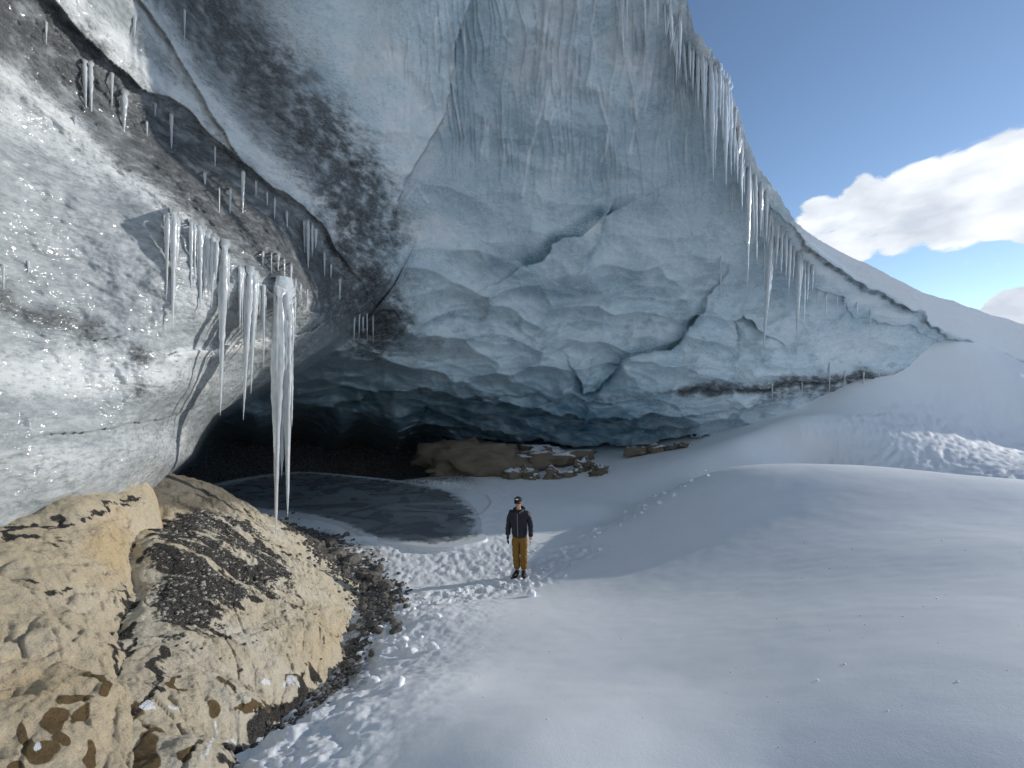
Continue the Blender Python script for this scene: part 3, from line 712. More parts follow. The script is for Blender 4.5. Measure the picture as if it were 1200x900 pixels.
def build_rock(which):
    fn = _rl if which == 'L' else _rr
    if which == 'L':
        a = np.linspace(-78, -30, 330); r = np.geomspace(1.5, 11, 300)
    else:
        a = np.linspace(-60, -14, 400); r = np.geomspace(1.7, 13, 380)
    A, RR = np.meshgrid(np.radians(a), r)
    x = RR * np.sin(A); y = RR * np.cos(A); z = fn(x, y)
    if which == 'L':
        z = z - 2.6 * smooth(x + .93 * y, .45, 1.7)
    P = np.stack([x, y, z], -1)
    z = z + rock_relief(P, .4 if which == 'L' else .3)
    if which == 'R':
        # upright fins of the eroded right flank
        fl = smooth(x + .22 * y, -1.6, -.4)
        z = z + .10 * fl * perlin(P, (5.5, 2.0, 1.2), 145)
    P = np.stack([x, y, z], -1)
    px, py = sheet(P)
    qx = px + 16 * perlin(P, 1.8, 150) + 20 * perlin(P, 4.0, 152) + 6 * perlin(P, 12, 154); qy = py + 12 * perlin(P, 1.8, 151) + 17 * perlin(P, 4.0, 153) + 5 * perlin(P, 12, 155)
    def blob(cx, cy, rx, ry): return np.exp(-(((qx - cx) / rx) ** 2 + ((qy - cy) / ry) ** 2))
    def band(poly, w):
        d, _, _ = line_dist(poly, qx, qy); return np.exp(-(d / w) ** 2)
    streak = fbm(P, (1.1, 3.2, 2), 4, .6, 160)
    deb = 0 * x; wet = 0 * x; och = 0 * x; sn = 0 * x; shd = 0 * x
    if which == 'R':
        deb = region([(172,640),(195,612),(235,600),(285,612),(332,648),(350,672),(322,692),(275,708),(262,742),(190,752),(178,700)], qx, qy, 14) * (.75 + .75 * streak)
        deb = np.maximum(deb, .75 * region([(180,575),(240,565),(300,615),(330,640),(270,625),(220,605)], qx, qy, 12) * (.6 + .5 * streak))
        deb = np.maximum(deb, .75 * band([(150,640),(140,690),(132,740),(140,790)], 8)); deb = np.maximum(deb, .7 * band([(160,745),(145,760),(140,785)], 8))
        deb = np.maximum(deb, .8 * band([(190,770),(194,800),(180,830),(165,850)], 7)); deb = np.maximum(deb, .55 * band([(305,700),(340,690),(365,710)], 8))
        deb = np.maximum(deb, .95 * band([(268,892),(300,862),(340,828),(362,800)], 13)); deb = np.maximum(deb, .45 * band([(330,700),(325,740),(322,780)], 6))
        for c in [(135,830,16,34),(155,845,26,22),(262,800,11,16),(300,830,30,9),(245,835,14,18),(180,885,22,24),(350,795,26,10),(230,880,9,14),(215,800,7,10)]: wet = np.maximum(wet, .95 * blob(*c))
        och = np.maximum(blob(175,612,40,18), blob(160,620,14,40)); och = np.maximum(och, .5 * blob(380,750,40,50))
        for c in [(178,842,16,9),(150,880,18,7),(246,870,4,26),(340,802,13,13),(320,800,8,8),(205,838,7,8),(330,700,3,30),(270,872,8,5)]: sn = np.maximum(sn, .8 * blob(*c))
        shd = smooth(qy, 612, 585)  # rear of the dome, under the ice, coloured darker
    else:
        deb = .9 * blob(72,690,14,8); deb = np.maximum(deb, .6 * region([(0,632),(90,612),(95,650),(60,700),(0,715)], qx, qy, 20) * smooth(streak, .05, .5))
        deb = np.maximum(deb, .7 * band([(132,690),(136,740),(140,790)], 6)); deb = np.maximum(deb, .8 * band([(0,626),(60,612),(110,600),(150,588)], 5))
        for c in [(108,806,9,14),(88,822,20,8),(75,845,16,16),(98,838,12,9),(40,860,9,18),(55,880,30,14),(20,895,20,8),(80,865,12,12),(120,880,9,20)]: wet = np.maximum(wet, .95 * blob(*c))
        och = np.maximum(blob(130,640,35,55), .8 * blob(40,800,90,60)); och = np.maximum(och, .4)
        sn = .85 * blob(52,875,9,9)
    at_ = {'debris': deb, 'wet': wet, 'ochre': och, 'snow': sn, 'painted_shade': shd}
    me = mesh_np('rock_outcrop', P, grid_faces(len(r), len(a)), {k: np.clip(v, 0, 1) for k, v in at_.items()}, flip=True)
    lab = ('ochre limestone block at far left, wet brown patches, with glacier ice resting on it' if which == 'L' else
           'domed tan limestone outcrop strewn with dark gravel beside the snow path')
    link('rock_outcrop', me, M_ROCK, label=lab, cat='rock', group='limestone outcrops at the cave mouth')
    return fn
build_rock('L'); build_rock('R')

def stone_mesh(name, seed, sub=2, squash=(1, 1, .7), rough=.28, mat=None):
    bm = bmesh.new(); bmesh.ops.create_icosphere(bm, subdivisions=sub, radius=1)
    P = np.array([v.co[:] for v in bm.verts])
    n = 1 + rough * 1.6 * perlin(P, .9, seed) + rough * .7 * perlin(P, 2.3, seed + 1) + (rough * .35 * perlin(P, 5.5, seed + 2) if sub > 2 else 0)
    q = P * n[:, None]
    q = np.sign(q) * np.abs(q) ** .85
    q *= np.array(squash)
    for v, p in zip(bm.verts, q): v.co = p
    me = bpy.data.meshes.new(name); bm.to_mesh(me); bm.free()
    for p in me.polygons: p.use_smooth = sub > 2
    if mat: me.materials.append(mat)
    return me
def pebbles(name, pts, sizes, mat, label, cat, parent=None):
    """many small chips joined into one mesh"""
    base = []
    for k in range(6):
        me = stone_mesh('chip', 300 + k, 1, (1, random.uniform(.6, .9), random.uniform(.4, .65)), .35)
        base.append((np.array([v.co[:] for v in me.vertices]), np.array([p.vertices[:] for p in me.polygons]))); bpy.data.meshes.remove(me)
    V, Fc, off = [], [], 0
    for (p, s) in zip(pts, sizes):
        v, f = base[random.randrange(6)]
        t = random.uniform(0, 6.28); c_, s_ = math.cos(t), math.sin(t)
        w = np.c_[v[:, 0] * c_ - v[:, 1] * s_, v[:, 0] * s_ + v[:, 1] * c_, v[:, 2]] * s + np.asarray(p)
        V.append(w); Fc.append(f + off); off += len(v)
    me = mesh_np(name, np.concatenate(V), np.concatenate(Fc), smooth_=False)
    return link(name, me, mat, parent, label, cat, kind='stuff')
def _rock_z(x, y):
    z = _rr(x, y); return z + rock_relief(np.stack([x, y, z], -1), .3)
_rtt = Lookup(_rock_z, -7.5, 0, 1.5, 12, .04)
def rock_top(x, y): return float(_rtt(x, y))
def along(poly, t):
    ls = [math.dist(a, b) for a, b in zip(poly[:-1], poly[1:])]; s = t * sum(ls)
    for l, a, b in zip(ls, poly[:-1], poly[1:]):
        if s <= l: return a[0] + (b[0] - a[0]) * s / l, a[1] + (b[1] - a[1]) * s / l
        s -= l
    return poly[-1]
def build_rubble():
    rnd = random.Random(3)
    STRIP = [(-1.75, 3.0), (-1.85, 4.4), (-2.1, 5.8), (-2.25, 7.2), (-2.7, 8.6), (-3.6, 9.8), (-4.6, 10.6), (-5.6, 11.6)]
    pts, sz = [], []
    for k in range(2600):
        t = rnd.random() ** .8; x, y = along(STRIP, t); w = .12 + .55 * smooth(np.array(t), .35, .7)
        x += rnd.gauss(0, w * .55); y += rnd.gauss(0, w * .6); s = rnd.uniform(.012, .05) * (.6 + t)
        z = max(gz(x, y), rock_top(x, y) if x < -1.5 else -9)
        pts.append((x, y, z + s * .2)); sz.append(s)
    pebbles('rubble_gravel', pts, sz, M_GRIT, 'dark gravel strip between the outcrop and the trodden snow', 'gravel')
    pts, sz = [], []
    while len(pts) < 5200:
        x, y = rnd.uniform(-5.6, -2.2), rnd.uniform(2.9, 8.6)
        z = rock_top(x, y); qx, qy = sheet(np.array([x, y, z]))
        if not inside([(172,640),(197,610),(240,598),(290,612),(335,650),(350,672),(322,692),(275,706),(262,742),(190,752),(178,700)], np.array([float(qx)]), np.array([float(qy)]))[0] and rnd.random() > .02: continue
        if perlin(np.array([[x * 1.1, y * 3.2, z * 2]]), 1, 160)[0] < -.12: continue
        s = .006 + .020 * rnd.random() ** 2.5; pts.append((x, y, z + s * .2)); sz.append(s)
    pale = [k for k in range(len(pts)) if rnd.random() < .16]
    pebbles('pale_chips', [pts[k] for k in pale], [sz[k] * 1.3 for k in pale], M_PALE, 'pale stone chips scattered among the dark debris on top of the outcrop', 'gravel')
    keep = [k for k in range(len(pts)) if k not in set(pale)]; pts = [pts[k] for k in keep]; sz = [sz[k] for k in keep]
    pebbles('rock_debris', pts, sz, M_GRIT, 'dark angular debris lying on top of the domed outcrop', 'gravel')
    kinds = [stone_mesh('stone', 400 + k, 2, (1, rnd.uniform(.7, .95), rnd.uniform(.5, .75)), .33, M_STONE) for k in range(7)]
    n = 0
    spots = [(372, 640, .17), (395, 652, .2), (412, 655, .22), (388, 640, .2), (437, 672, .2), (452, 684, .17), (425, 686, .15), (360, 628, .18), (405, 668, .13), (445, 660, .14)]
    for px, py, s in spots:
        Y = 4.4 / ((py - 450) / F) * .97
        x, y = (px - 600) / F * Y, Y
        o = link('stone', kinds[n % 7], None, None, 'hand sized to head sized dark stone in the rubble strip below the domed outcrop', 'stone', 'stones in the rubble strip')
        o.location = (x, y, gz(x, y) + s * .25); o.scale = (s, s, s); o.rotation_euler = (rnd.uniform(-.3, .3), rnd.uniform(-.3, .3), rnd.uniform(0, 6.28)); n += 1
    for k in range(75):
        t = .25 + .75 * rnd.random(); x, y = along(STRIP, t); x += rnd.gauss(.1, .22); y += rnd.gauss(0, .35)
        s = rnd.uniform(.05, .12) * (.7 + .5 * t)
        z = max(gz(x, y), rock_top(x, y) if x < -1.5 else -9)
        o = link('stone', kinds[n % 7], None, None, 'hand sized to head sized dark stone in the rubble strip below the domed outcrop', 'stone', 'stones in the rubble strip')
        o.location = (x, y, z + s * .2); o.scale = (s, s, s * rnd.uniform(.8, 1.2)); o.rotation_euler = (rnd.uniform(-.4, .4), rnd.uniform(-.4, .4), rnd.uniform(0, 6.28)); n += 1
build_rubble()

def build_back_rocks():
    spec = [  # sheet x, y of the middle, distance, half sizes, label
        (552, 540, 22.0, (3.0, 1.7, 1.15), 'large ochre boulder under the low ice roof behind the person'),
        (640, 538, 22.5, (2.6, 1.3, .75), 'flat snow dusted rock to the right of the large ochre boulder'),
        (612, 557, 20.3, (1.0, .7, .5), 'brown rock streaked with snow in front of the large ochre boulder'),
        (655, 556, 20.2, (.9, .6, .4), 'brown rock slab with snow on top just behind the person'),
        (700, 553, 19.8, (.55, .5, .38), 'dark rock poking out of the shaded snow right of the person'),
        (684, 547, 20.8, (.7, .5, .4), 'dark brown rock behind the rock poking from the shaded snow'),
        (760, 527, 21.5, (1.2, .6, .32), 'low snow covered ledge under the ice at the foot of the shaded slope'),
        (800, 524, 21.0, (.9, .5, .22), 'thin dark rock ledge at the top of the shaded slope'),
        (520, 552, 21.4, (1.2, .9, .5), 'dark rock at the shaded left foot of the large ochre boulder')]
    for k, (px, py, Y, h, lab) in enumerate(spec):
        me = stone_mesh('boulder', 500 + 3 * k, 4, h, .30, None)
        c = at(px, py, Y)
        V = np.array([v.co[:] for v in me.vertices]) + c
        V += (.34 * fbm(V, 1.5, 5, .66, 510) - .30 * smooth(cells(V, (1.3, 1.3, .8), 4)[0], .1, .6))[:, None] * (V - c) / np.linalg.norm(V - c, axis=1)[:, None]
        me.vertices.foreach_set('co', (V - c).astype(np.float32).ravel())
        nr = np.array([v.normal[:] for v in me.vertices])
        snow = smooth(nr[:, 2] + .5 * fbm(V, 2.2, 3, .6, 515), .55, .85) * (0 if k in (0, 8) else .75)
        z0 = 0 * snow
        for nm, v in (('debris', z0 + (.25 if k in (4, 5, 7, 8) else 0)), ('wet', z0), ('ochre', z0 + .5), ('snow', snow), ('painted_shade', z0 + (.97 if k not in (4, 5, 7, 8) else 1.0))):  # boulders under the roof get their shade as dark colour
            a_ = me.attributes.new(nm, 'FLOAT', 'POINT'); a_.data.foreach_set('value', v.astype(np.float32))
        for p in me.polygons: p.use_smooth = True
        o = link('boulder', me, M_ROCK, None, lab, 'boulder', 'rocks on the cave floor')
        o.location = c
build_back_rocks()

# ------------------------------------------------------------------ snow clumps on the path
def build_clumps():
    rnd = random.Random(8)
    kinds = [stone_mesh('snow_clump', 600 + k, 3, (1, rnd.uniform(.7, 1), rnd.uniform(.55, .8)), .25, M_SNOW) for k in range(5)]
    big = [(623, 706, 7.9, .11, 'rounded snow lump below the person\'s boots on the path edge'), (468, 815, 3.55, .055, 'lone snow lump on the smooth slope near the lower edge'), (508, 752, 5.0, .07, 'snow lump on the path halfway between rock and smooth slope')]
    n = 0
    def put(x, y, s, lab, grp):
        nonlocal n
        o = link('snow_clump', kinds[n % 5], None, None, lab, 'snow clump', grp)
        o.location = (x, y, gz(x, y) + s * .25); o.scale = (s, s, s); o.rotation_euler = (rnd.uniform(-.4, .4), rnd.uniform(-.4, .4), rnd.uniform(0, 6.28)); n += 1
    for px, py, Y, s, lab in big:
        put((px - 600) / F * Y, Y, s, lab, 'loose snow clumps')
    for k in range(60):
        x, y = along(PATH[1:6], rnd.random()); x += rnd.gauss(.35, .5); y += rnd.gauss(0, .35)
        put(x, y, rnd.uniform(.02, .06), 'small loose snow clump on the trodden path', 'loose snow clumps on the path')
    for k in range(36):
        x, y = along(CREST, rnd.random() ** 1.2); x += rnd.gauss(.1, .3); y += rnd.gauss(-.35, .45)
        put(x, y, rnd.uniform(.025, .08), 'small snow clump kicked up along the bank crest right of the person', 'snow clumps along the bank crest')
build_clumps()
def build_crumbs():
    rnd = random.Random(17); pts, sz = [], []
    for k in range(260):
        x, y = rnd.uniform(-1.5, 6.5), 1.6 + 9 * rnd.random() ** 1.6
        s = .003 + .010 * rnd.random() ** 4; pts.append((x, y, gz(x, y) + s * .2)); sz.append(s)
    pebbles('snow_crumbs', pts, sz, M_SNOW, 'tiny snow crumbs lying on the smooth snow bank', 'snow')
build_crumbs()

# ------------------------------------------------------------------ icicles
def _ice_y(px, py):
    a, e = bearing(px, py); return ice_surface(a, e)[0][..., 1] - CAM[1]
ice_Y = Lookup(_ice_y, -10, 1140, -20, 660, 3.0)
def icicle_geo(spine, radii, sides=7, seed=0):
    """swept tapering tube; returns verts, faces"""
    rnd = random.Random(seed); n = len(spine); V = []; Fc = []
    ph = rnd.uniform(0, 6.28)
    for i, (p, r) in enumerate(zip(spine, radii)):
        for k in range(sides):
            t = 2 * math.pi * k / sides + ph
            q = r * (1 + .16 * math.sin(3 * t + i * .25) + (.13 * math.sin(5 * t + ph * 3) if sides > 10 else 0) + rnd.uniform(-.06, .06))
            V.append((p[0] + q * math.cos(t), p[1] + q * math.sin(t), p[2]))
    for i in range(n - 1):
        for k in range(sides):
            a, b = i * sides + k, i * sides + (k + 1) % sides
            Fc.append((a, b, b + sides, a + sides))
    V.append(tuple(np.array(spine[-1]) + np.array((0, 0, -radii[-1] * 2))))
    for k in range(sides): Fc.append(((n - 1) * sides + (k + 1) % sides, (n - 1) * sides + k, len(V) - 1))
    return V, Fc
ICN = 0
def icicle(roots, label, group=None, name='icicle', sides=7):
    """roots: list of strands (root x, root y, tip x, tip y, width) on the sheet; fused into one icicle"""
    global ICN
    V, Fc = [], []; base = None; Y0 = None
    for (x0, y0, x1, y1, w) in roots:
        ICN += 1
        n = max(6, min(26, int((y1 - y0) / 5) + 3))
        tt = np.linspace(0, 1, n)
        sx = x0 + (x1 - x0) * tt; sy = y0 + (y1 - y0) * tt
        Ys = ice_Y(sx, sy)
        Yr = float(Ys[0])
        Yf = min(Yr, float(np.min(Ys[: max(2, int(n * .8))])) - .0)
        if Y0 is not None: Yf = min(Yf, Y0 + .1)
        Y0 = Yf if Y0 is None else Y0
        rw = w / 2 / F * Yf
        Yc = Yf - rw * .3
        rnd = random.Random(ICN)
        spine = [at(x0, y0 - max(4, w * 1.1), Yr + .10), at(x0, y0 - max(2, w * .5), Yr * .55 + Yc * .45)]; rad = [rw * 1.1, rw * 1.15]
        for i in range(n):
            p = at(sx[i], sy[i], Yc)
            prof = (1 - tt[i]) ** .72 * (1 + .30 * math.exp(-((tt[i] - .28) / .2) ** 2) * (w > 9)) * (1 - (.58 if w > 9 else .45) * math.exp(-tt[i] / (.09 if w > 9 else .06)) * (w > 4))
            rip = 1 + .10 * math.sin(tt[i] * (y1 - y0) * .55 + ICN) + rnd.uniform(-.08, .08)
            spine.append(p); rad.append(max(rw * prof * rip, .0025))
        v, f = icicle_geo(spine, rad, sides, ICN)
        o = len(V); V += [tuple(q) for q in v]; Fc += [tuple(k + o for k in ff) for ff in f]
        if base is None: base = np.array(spine[2])
    me = bpy.data.meshes.new(name); me.from_pydata([tuple(np.array(v) - base) for v in V], [], Fc); me.update()
    for p in me.polygons: p.use_smooth = True
    o = link(name, me, M_ICICLE, None, label, 'icicle', group); o.location = base
    return o
def build_icicles():
    rnd = random.Random(21)
    A = 'icicles along the left ledge'; B = 'icicles along the right ice lip'; Cg = 'small icicles on the dirty left ice'
    icicle([(327,349,323,640,12),(336,346,337,606,13),(332,343,330,560,16),(341,356,342,500,7),(322,358,322,480,6),(329,347,328,520,14),(338,350,336,470,11)],
           'giant forked white icicle hanging from the left ledge down to the rock', A, sides=15)
    icicle([(263,292,258,487,10),(264,292,262,400,8)], 'long slender icicle left of the giant forked one, ending over the ice edge', A)
    icicle([(293,322,285,492,9),(298,326,294,462,8),(301,328,299,400,6)], 'double icicle close to the left of the giant forked one', A)
    icicle([(309,338,309,430,4)], 'thin icicle between the double icicle and the giant one', A)
    icicle([(204,252,202,388,8),(207,258,206,330,7)], 'icicle at the far left end of the left ledge curtain', A)
    icicle([(197,256,195,352,5)], 'thin leftmost icicle of the left ledge curtain', A)
    icicle([(234,268,235,368,8),(238,272,240,345,7),(244,276,244,352,7),(250,280,248,362,6),(254,284,253,330,6)], 'wide fused curtain of icicles in the middle of the left ledge', A)
    icicle([(224,262,224,340,5),(228,264,227,315,5)], 'short pair of icicles left of the fused curtain', A)
    icicle([(345,352,345,402,4)], 'short thin icicle just right of the giant forked one', A)
    icicle([(99,74,101,138,5),(106,78,107,141,6)], 'double icicle alone on the dark upper left ice', Cg)
    icicle([(146,112,145,162,7)], 'single icicle with a knobbly root right of the upper left double icicle', Cg)
    icicle([(131,88,131,128,4)], 'short icicle right beside the upper left double icicle', Cg)
    icicle([(201,136,201,184,4)], 'thin icicle under the bright upper left ice ridge', Cg)
    icicle([(361,262,361,324,5),(366,266,366,300,5),(357,262,357,298,4),(370,270,370,292,4)], 'cluster of thin icicles under the end of the bright ridge', Cg)
    icicle([(285,203,284,262,4)], 'long thin icicle under the middle of the bright ridge', Cg)
    for x, y, y1 in [(182,124,140),(54,28,54),(158,20,46),(216,14,52),(252,174,202),(270,224,258),(257,222,256),(313,228,247),(322,234,264),(336,250,272),(380,298,330),(388,312,330),(318,300,326),(333,306,346),(341,312,346),(326,300,324),(308,298,318),
                    (415,374,402),(421,370,396),(430,368,400),(437,370,404),(425,372,390),(4,312,345),(33,308,322),(88,140,148),(172,145,165),(240,205,222),(300,214,236),(346,330,346),(352,336,352),(360,342,362),(398,330,352)]:
        icicle([(x,y,x+rnd.uniform(-.6,.6),y1,rnd.uniform(2.0,3.4))], 'tiny thin icicle on the dirty dark bands of the left ice', Cg, sides=5)
    for k in range(46):
        t = rnd.random(); x, y = along([(190,250),(228,264),(262,294),(300,334),(345,354)], t)
        icicle([(x,y + rnd.uniform(0, 4),x+rnd.uniform(-1,1),y+rnd.uniform(22,75),rnd.uniform(2.4,5))], 'thin icicle in the fringe between the larger icicles of the left ledge', 'fringe icicles of the left ledge', sides=6)
    # right lip
    icicle([(904,262,895,408,9),(902,290,897,380,11),(900,280,897,350,9),(906,285,903,335,8)], 'thick long icicle at the lower end of the right lip, pointing at the snow', B, sides=8)
    icicle([(878,196,876,337,6)], 'long thin knobbly icicle left of the thick one on the right lip', B)
    icicle([(885,205,887,307,5)], 'icicle between the long knobbly one and the thick one on the right lip', B)
    icicle([(936,300,934,398,8),(939,302,938,345,6)], 'tapering icicle right of the thick one on the lower right lip', B)
    icicle([(833,78,836,212,8),(838,82,838,196,8)], 'long icicle in the upper cluster of the right lip, left of its longest pair', B)
    icicle([(849,96,851,221,8),(855,106,857,207,7),(852,100,853,172,8)], 'longest fused pair of the upper cluster on the right lip', B)
    icicle([(823,66,826,154,7),(827,70,826,138,6)], 'icicle at the left side of the upper cluster on the right lip', B)
    icicle([(844,303,845,358,2.5)], 'solitary thin icicle hanging from the smooth blue ceiling left of the thick icicle', B, sides=5)
    icicle([(859,216,857,250,4),(861,214,860,232,3)], 'small icicle below the upper cluster on the blue ceiling', B)
    icicle([(728,-8,731,70,5),(730,-8,729,45,6)], 'icicle hanging from the top edge left of the right lip', B)
    icicle([(972,428,972,462,2.5)], 'tiny icicle in front of the dirty band at the far right', B, sides=5)
    def lip_words(size, x, y):
        if y < 36: w = 'where it leaves the top of the picture'; g = 'top of the lip'
        elif y < 135: w = 'in its upper cluster against the ice'; g = 'upper cluster'
        elif y < 235: w = 'on the bare stretch between its two clusters'; g = 'middle stretch'
        else: w = 'in its lower cluster round the thick icicle'; g = 'lower cluster'
        return size + ' icicle fringing the right ice lip ' + w, 'fringe icicles of the right lip, ' + g + ', ' + size
    for (x, y, x1, y1, w) in [(792,40,793,94,5),(800,50,805,100,6),(803,62,805,96,5),(818,64,818,128,6),(843,84,844,140,7),(846,90,847,165,6),(866,150,866,182,4),(862,130,861,160,4),(892,215,891,280,6),(898,225,898,286,6),(912,262,909,316,5),(916,268,915,322,5),(921,275,921,328,5),(926,282,924,345,5),(930,290,929,330,5),
                              (943,306,942,384,4),(952,312,952,342,5),(947,308,946,354,4),(755,-8,757,45,4),(785,5,789,60,5),(735,-8,735,40,4),(770,-8,771,30,4),(797,20,797,80,5),(808,50,809,92,5),(812,56,812,108,5)]:
        icicle([(x,y,x1,y1,w)], *lip_words('medium', x, y), sides=6)
    for k in range(125):
        t = rnd.random(); x, y = along([(784,0),(800,48),(820,70),(845,92),(856,120),(868,150),(876,190),(892,222),(910,255),(930,285),(950,308)], t)
        icicle([(x - rnd.uniform(0, 7),y + rnd.uniform(0, 8),x - 4+rnd.uniform(-2,2),y+rnd.uniform(14,44)*rnd.choice((1,1,1.8)),rnd.uniform(2.4,6))], *lip_words('short thin', x, y), sides=5)
    for x, y, y1 in [(968,344,376),(981,345,368),(1020,364,396),(958,340,362),(990,350,366),(1004,356,374),(990,436,456),(1012,438,458),(940,448,468),(905,452,470),(1030,440,456)]:
        icicle([(x,y,x,y1,2.0)], 'hair thin icicle on the ice face below the snow cap', 'hair thin icicles at the far right', sides=5)
build_icicles()

# ------------------------------------------------------------------ the person
def skin_mesh(chains, radii, sub=2, smooth_=True):
    """one surface grown round joints; chains: list of point-name lists; radii: name -> (pos, rx, ry)"""
    names = list(radii); idx = {n: i for i, n in enumerate(names)}
    ed = []
    for c in chains:
        ed += [(idx[a], idx[b]) for a, b in zip(c[:-1], c[1:])]
    me = bpy.data.meshes.new('tmp'); me.from_pydata([radii[n][0] for n in names], ed, []); me.update()
    o = bpy.data.objects.new('tmp', me); COL.objects.link(o)
    o.modifiers.new('s', 'SKIN'); sm = o.modifiers.new('u', 'SUBSURF'); sm.levels = sub; sm.render_levels = sub
    for n, i in idx.items():
        v = me.skin_vertices[0].data[i]; r = radii[n]
        v.radius = (r[1], r[2] if len(r) > 2 else r[1]); v.use_root = i == 0
    dg = bpy.context.evaluated_depsgraph_get(); ev = o.evaluated_get(dg); m2 = ev.to_mesh()
    V = np.array([v.co[:] for v in m2.vertices]); Fc = [tuple(p.vertices) for p in m2.polygons]
    ev.to_mesh_clear(); bpy.data.objects.remove(o, do_unlink=True); bpy.data.meshes.remove(me)
    return V, Fc
def join_mesh(name, pieces, mat):
    V, Fc = [], []
    for v, f in pieces:
        o = len(V); V += [tuple(p) for p in v]; Fc += [tuple(i + o for i in q) for q in f]
    me = bpy.data.meshes.new(name); me.from_pydata(V, [], Fc); me.update()
    for p in me.polygons: p.use_smooth = True
    me.materials.append(mat); return me
def ball(c, r, seg=14, rings=10):
    bm = bmesh.new(); bmesh.ops.create_uvsphere(bm, u_segments=seg, v_segments=rings, radius=1)
    V = [(c[0] + v.co.x * r[0], c[1] + v.co.y * r[1], c[2] + v.co.z * r[2]) for v in bm.verts]; Fc = [tuple(v.index for v in f.verts) for f in bm.faces]
    bm.free(); return V, Fc
def slab(c, s, bev=.2, rot=None):
    bm = bmesh.new(); bmesh.ops.create_cube(bm, size=1)
    for v in bm.verts: v.co = Vector((v.co.x * s[0], v.co.y * s[1], v.co.z * s[2]))
    bmesh.ops.bevel(bm, geom=bm.edges[:], offset=min(s) * bev, segments=2, affect='EDGES', profile=.6)
    if rot: bmesh.ops.rotate(bm, verts=bm.verts[:], cent=(0, 0, 0), matrix=rot)
    bm.verts.index_update()
    V = [(v.co.x + c[0], v.co.y + c[1], v.co.z + c[2]) for v in bm.verts]; Fc = [tuple(v.index for v in f.verts) for f in bm.faces]
    bm.free(); return V, Fc
def build_person():
    skin = plain('skin', (.52, .30, .22), .55, 40, .08, .05)
    jk = plain('black_navy_shell', (.012, .013, .020), .6, 45, .3, .35); jg = plain('grey_hood_lining', (.12, .105, .11), .8, 60, .2, .3)
    tr = plain('mustard_brown_trousers', (.22, .115, .022), .85, 50, .22, .4); bt = plain('dark_boot_leather', (.02, .02, .023), .5, 60, .3, .2)
    gl = plain('black_glove', (.012, .012, .014), .7, 80, .3, .3); cp = plain('black_cap', (.011, .011, .013), .75, 80, .25, .3); lens = plain('dark_lens', (.01, .01, .012), .12, 10, .1, 0, .6)
    wh = plain('white_cap_patch', (.75, .75, .75), .7, 60, .1, 0); hr = plain('brown_hair', (.07, .045, .03), .7, 90, .35, .4); lip = plain('lips', (.42, .18, .15), .5, 40, .1, 0); mt = plain('zip_metal', (.25, .25, .26), .35, 60, .2, 0)
    px, py, Y = 610, 671, 9.67
    x, y = (px - 600) / F * Y, Y
    zf = gz(x, y) + .0
    S = {}
    S['pelvis'] = ((0, .0, .93), .11, .08); S['waist'] = ((0, 0, 1.08), .125, .095); S['chest'] = ((0, .0, 1.26), .13, .09); S['neck0'] = ((0, .01, 1.45), .075, .07); S['neck'] = ((-.003, .0, 1.52), .052, .055)
    S['jaw'] = ((-.008, -.02, 1.575), .055, .065); S['head'] = ((-.01, -.008, 1.65), .074, .088); S['crown'] = ((-.01, .005, 1.715), .062, .075)
    for sd, n in ((-1, 'l'), (1, 'r')):
        S['hip' + n] = ((sd * .085, 0, .86), .072, .075); S['knee' + n] = ((sd * .082, -.02, .49), .058, .062); S['ank' + n] = ((sd * .078, .02, .10), .042, .048)
        S['heel' + n] = ((sd * .078, .03, .05), .04, .04); S['toe' + n] = ((sd * .10 - (.02 if sd < 0 else 0), -.15, .035), .038, .028)
        S['sho' + n] = ((sd * .175, .01, 1.40), .052, .052); S['elb' + n] = ((sd * .245, .035, 1.14), .043, .045); S['wri' + n] = ((sd * .262, -.03, .89), .027, .032); S['palm' + n] = ((sd * .264, -.045, .83), .022, .040)
    ch = [['pelvis', 'waist', 'chest', 'neck0', 'neck', 'jaw', 'head', 'crown']]
    for n in 'lr': ch += [['pelvis', 'hip' + n, 'knee' + n, 'ank' + n, 'heel' + n, 'toe' + n], ['chest', 'sho' + n, 'elb' + n, 'wri' + n, 'palm' + n]]
    body = [skin_mesh(ch, S)]
    def hand(sd, grow=0.0):
        out = []
        for k, (dy, ln) in enumerate(((-.030, .072), (-.010, .082), (.011, .077), (.030, .060))):
            b = Vector((sd * .264, -.045 + dy, .80)); r = .0092 + grow
            out.append(skin_mesh([['a', 'b', 'c', 'd']], {'a': (b, r * 1.1), 'b': (b + Vector((-sd * .002, -.004, -ln * .42)), r), 'c': (b + Vector((-sd * .012, -.006, -ln * .75)), r * .92), 'd': (b + Vector((-sd * .028, -.006, -ln)), r * .8)}, 1))
        b = Vector((sd * .258, -.078, .845)); r = .0105 + grow
        out.append(skin_mesh([['a', 'b', 'c']], {'a': (b + Vector((0, .02, .01)), r * 1.1), 'b': (b + Vector((-sd * .008, -.016, -.03)), r), 'c': (b + Vector((-sd * .018, -.022, -.062)), r * .85)}, 1))
        return out
    body += hand(-1) + hand(1)
    # face: nose, ears, brow, chin
    hx = -.012
    body += [skin_mesh([['a', 'b']], {'a': ((hx - .002, -.092, 1.655), .009), 'b': ((hx - .003, -.108, 1.627), .014, .012)}, 2), ball((hx, -.078, 1.565), (.026, .02, .018)), ball((hx - .078, .005, 1.64), (.012, .022, .033)), ball((hx + .078, .005, 1.64), (.012, .022, .033))]
    o = link('person', join_mesh('person', body, skin), None, None, 'person in a black jacket and mustard brown trousers standing on the snow path', 'person')
    o.location = (x, y, zf); o.rotation_euler = (0, R(-1.5), R(-13))
    def part(nm, pieces, m, parent=o): return link(nm, join_mesh(nm, pieces, m), None, parent)
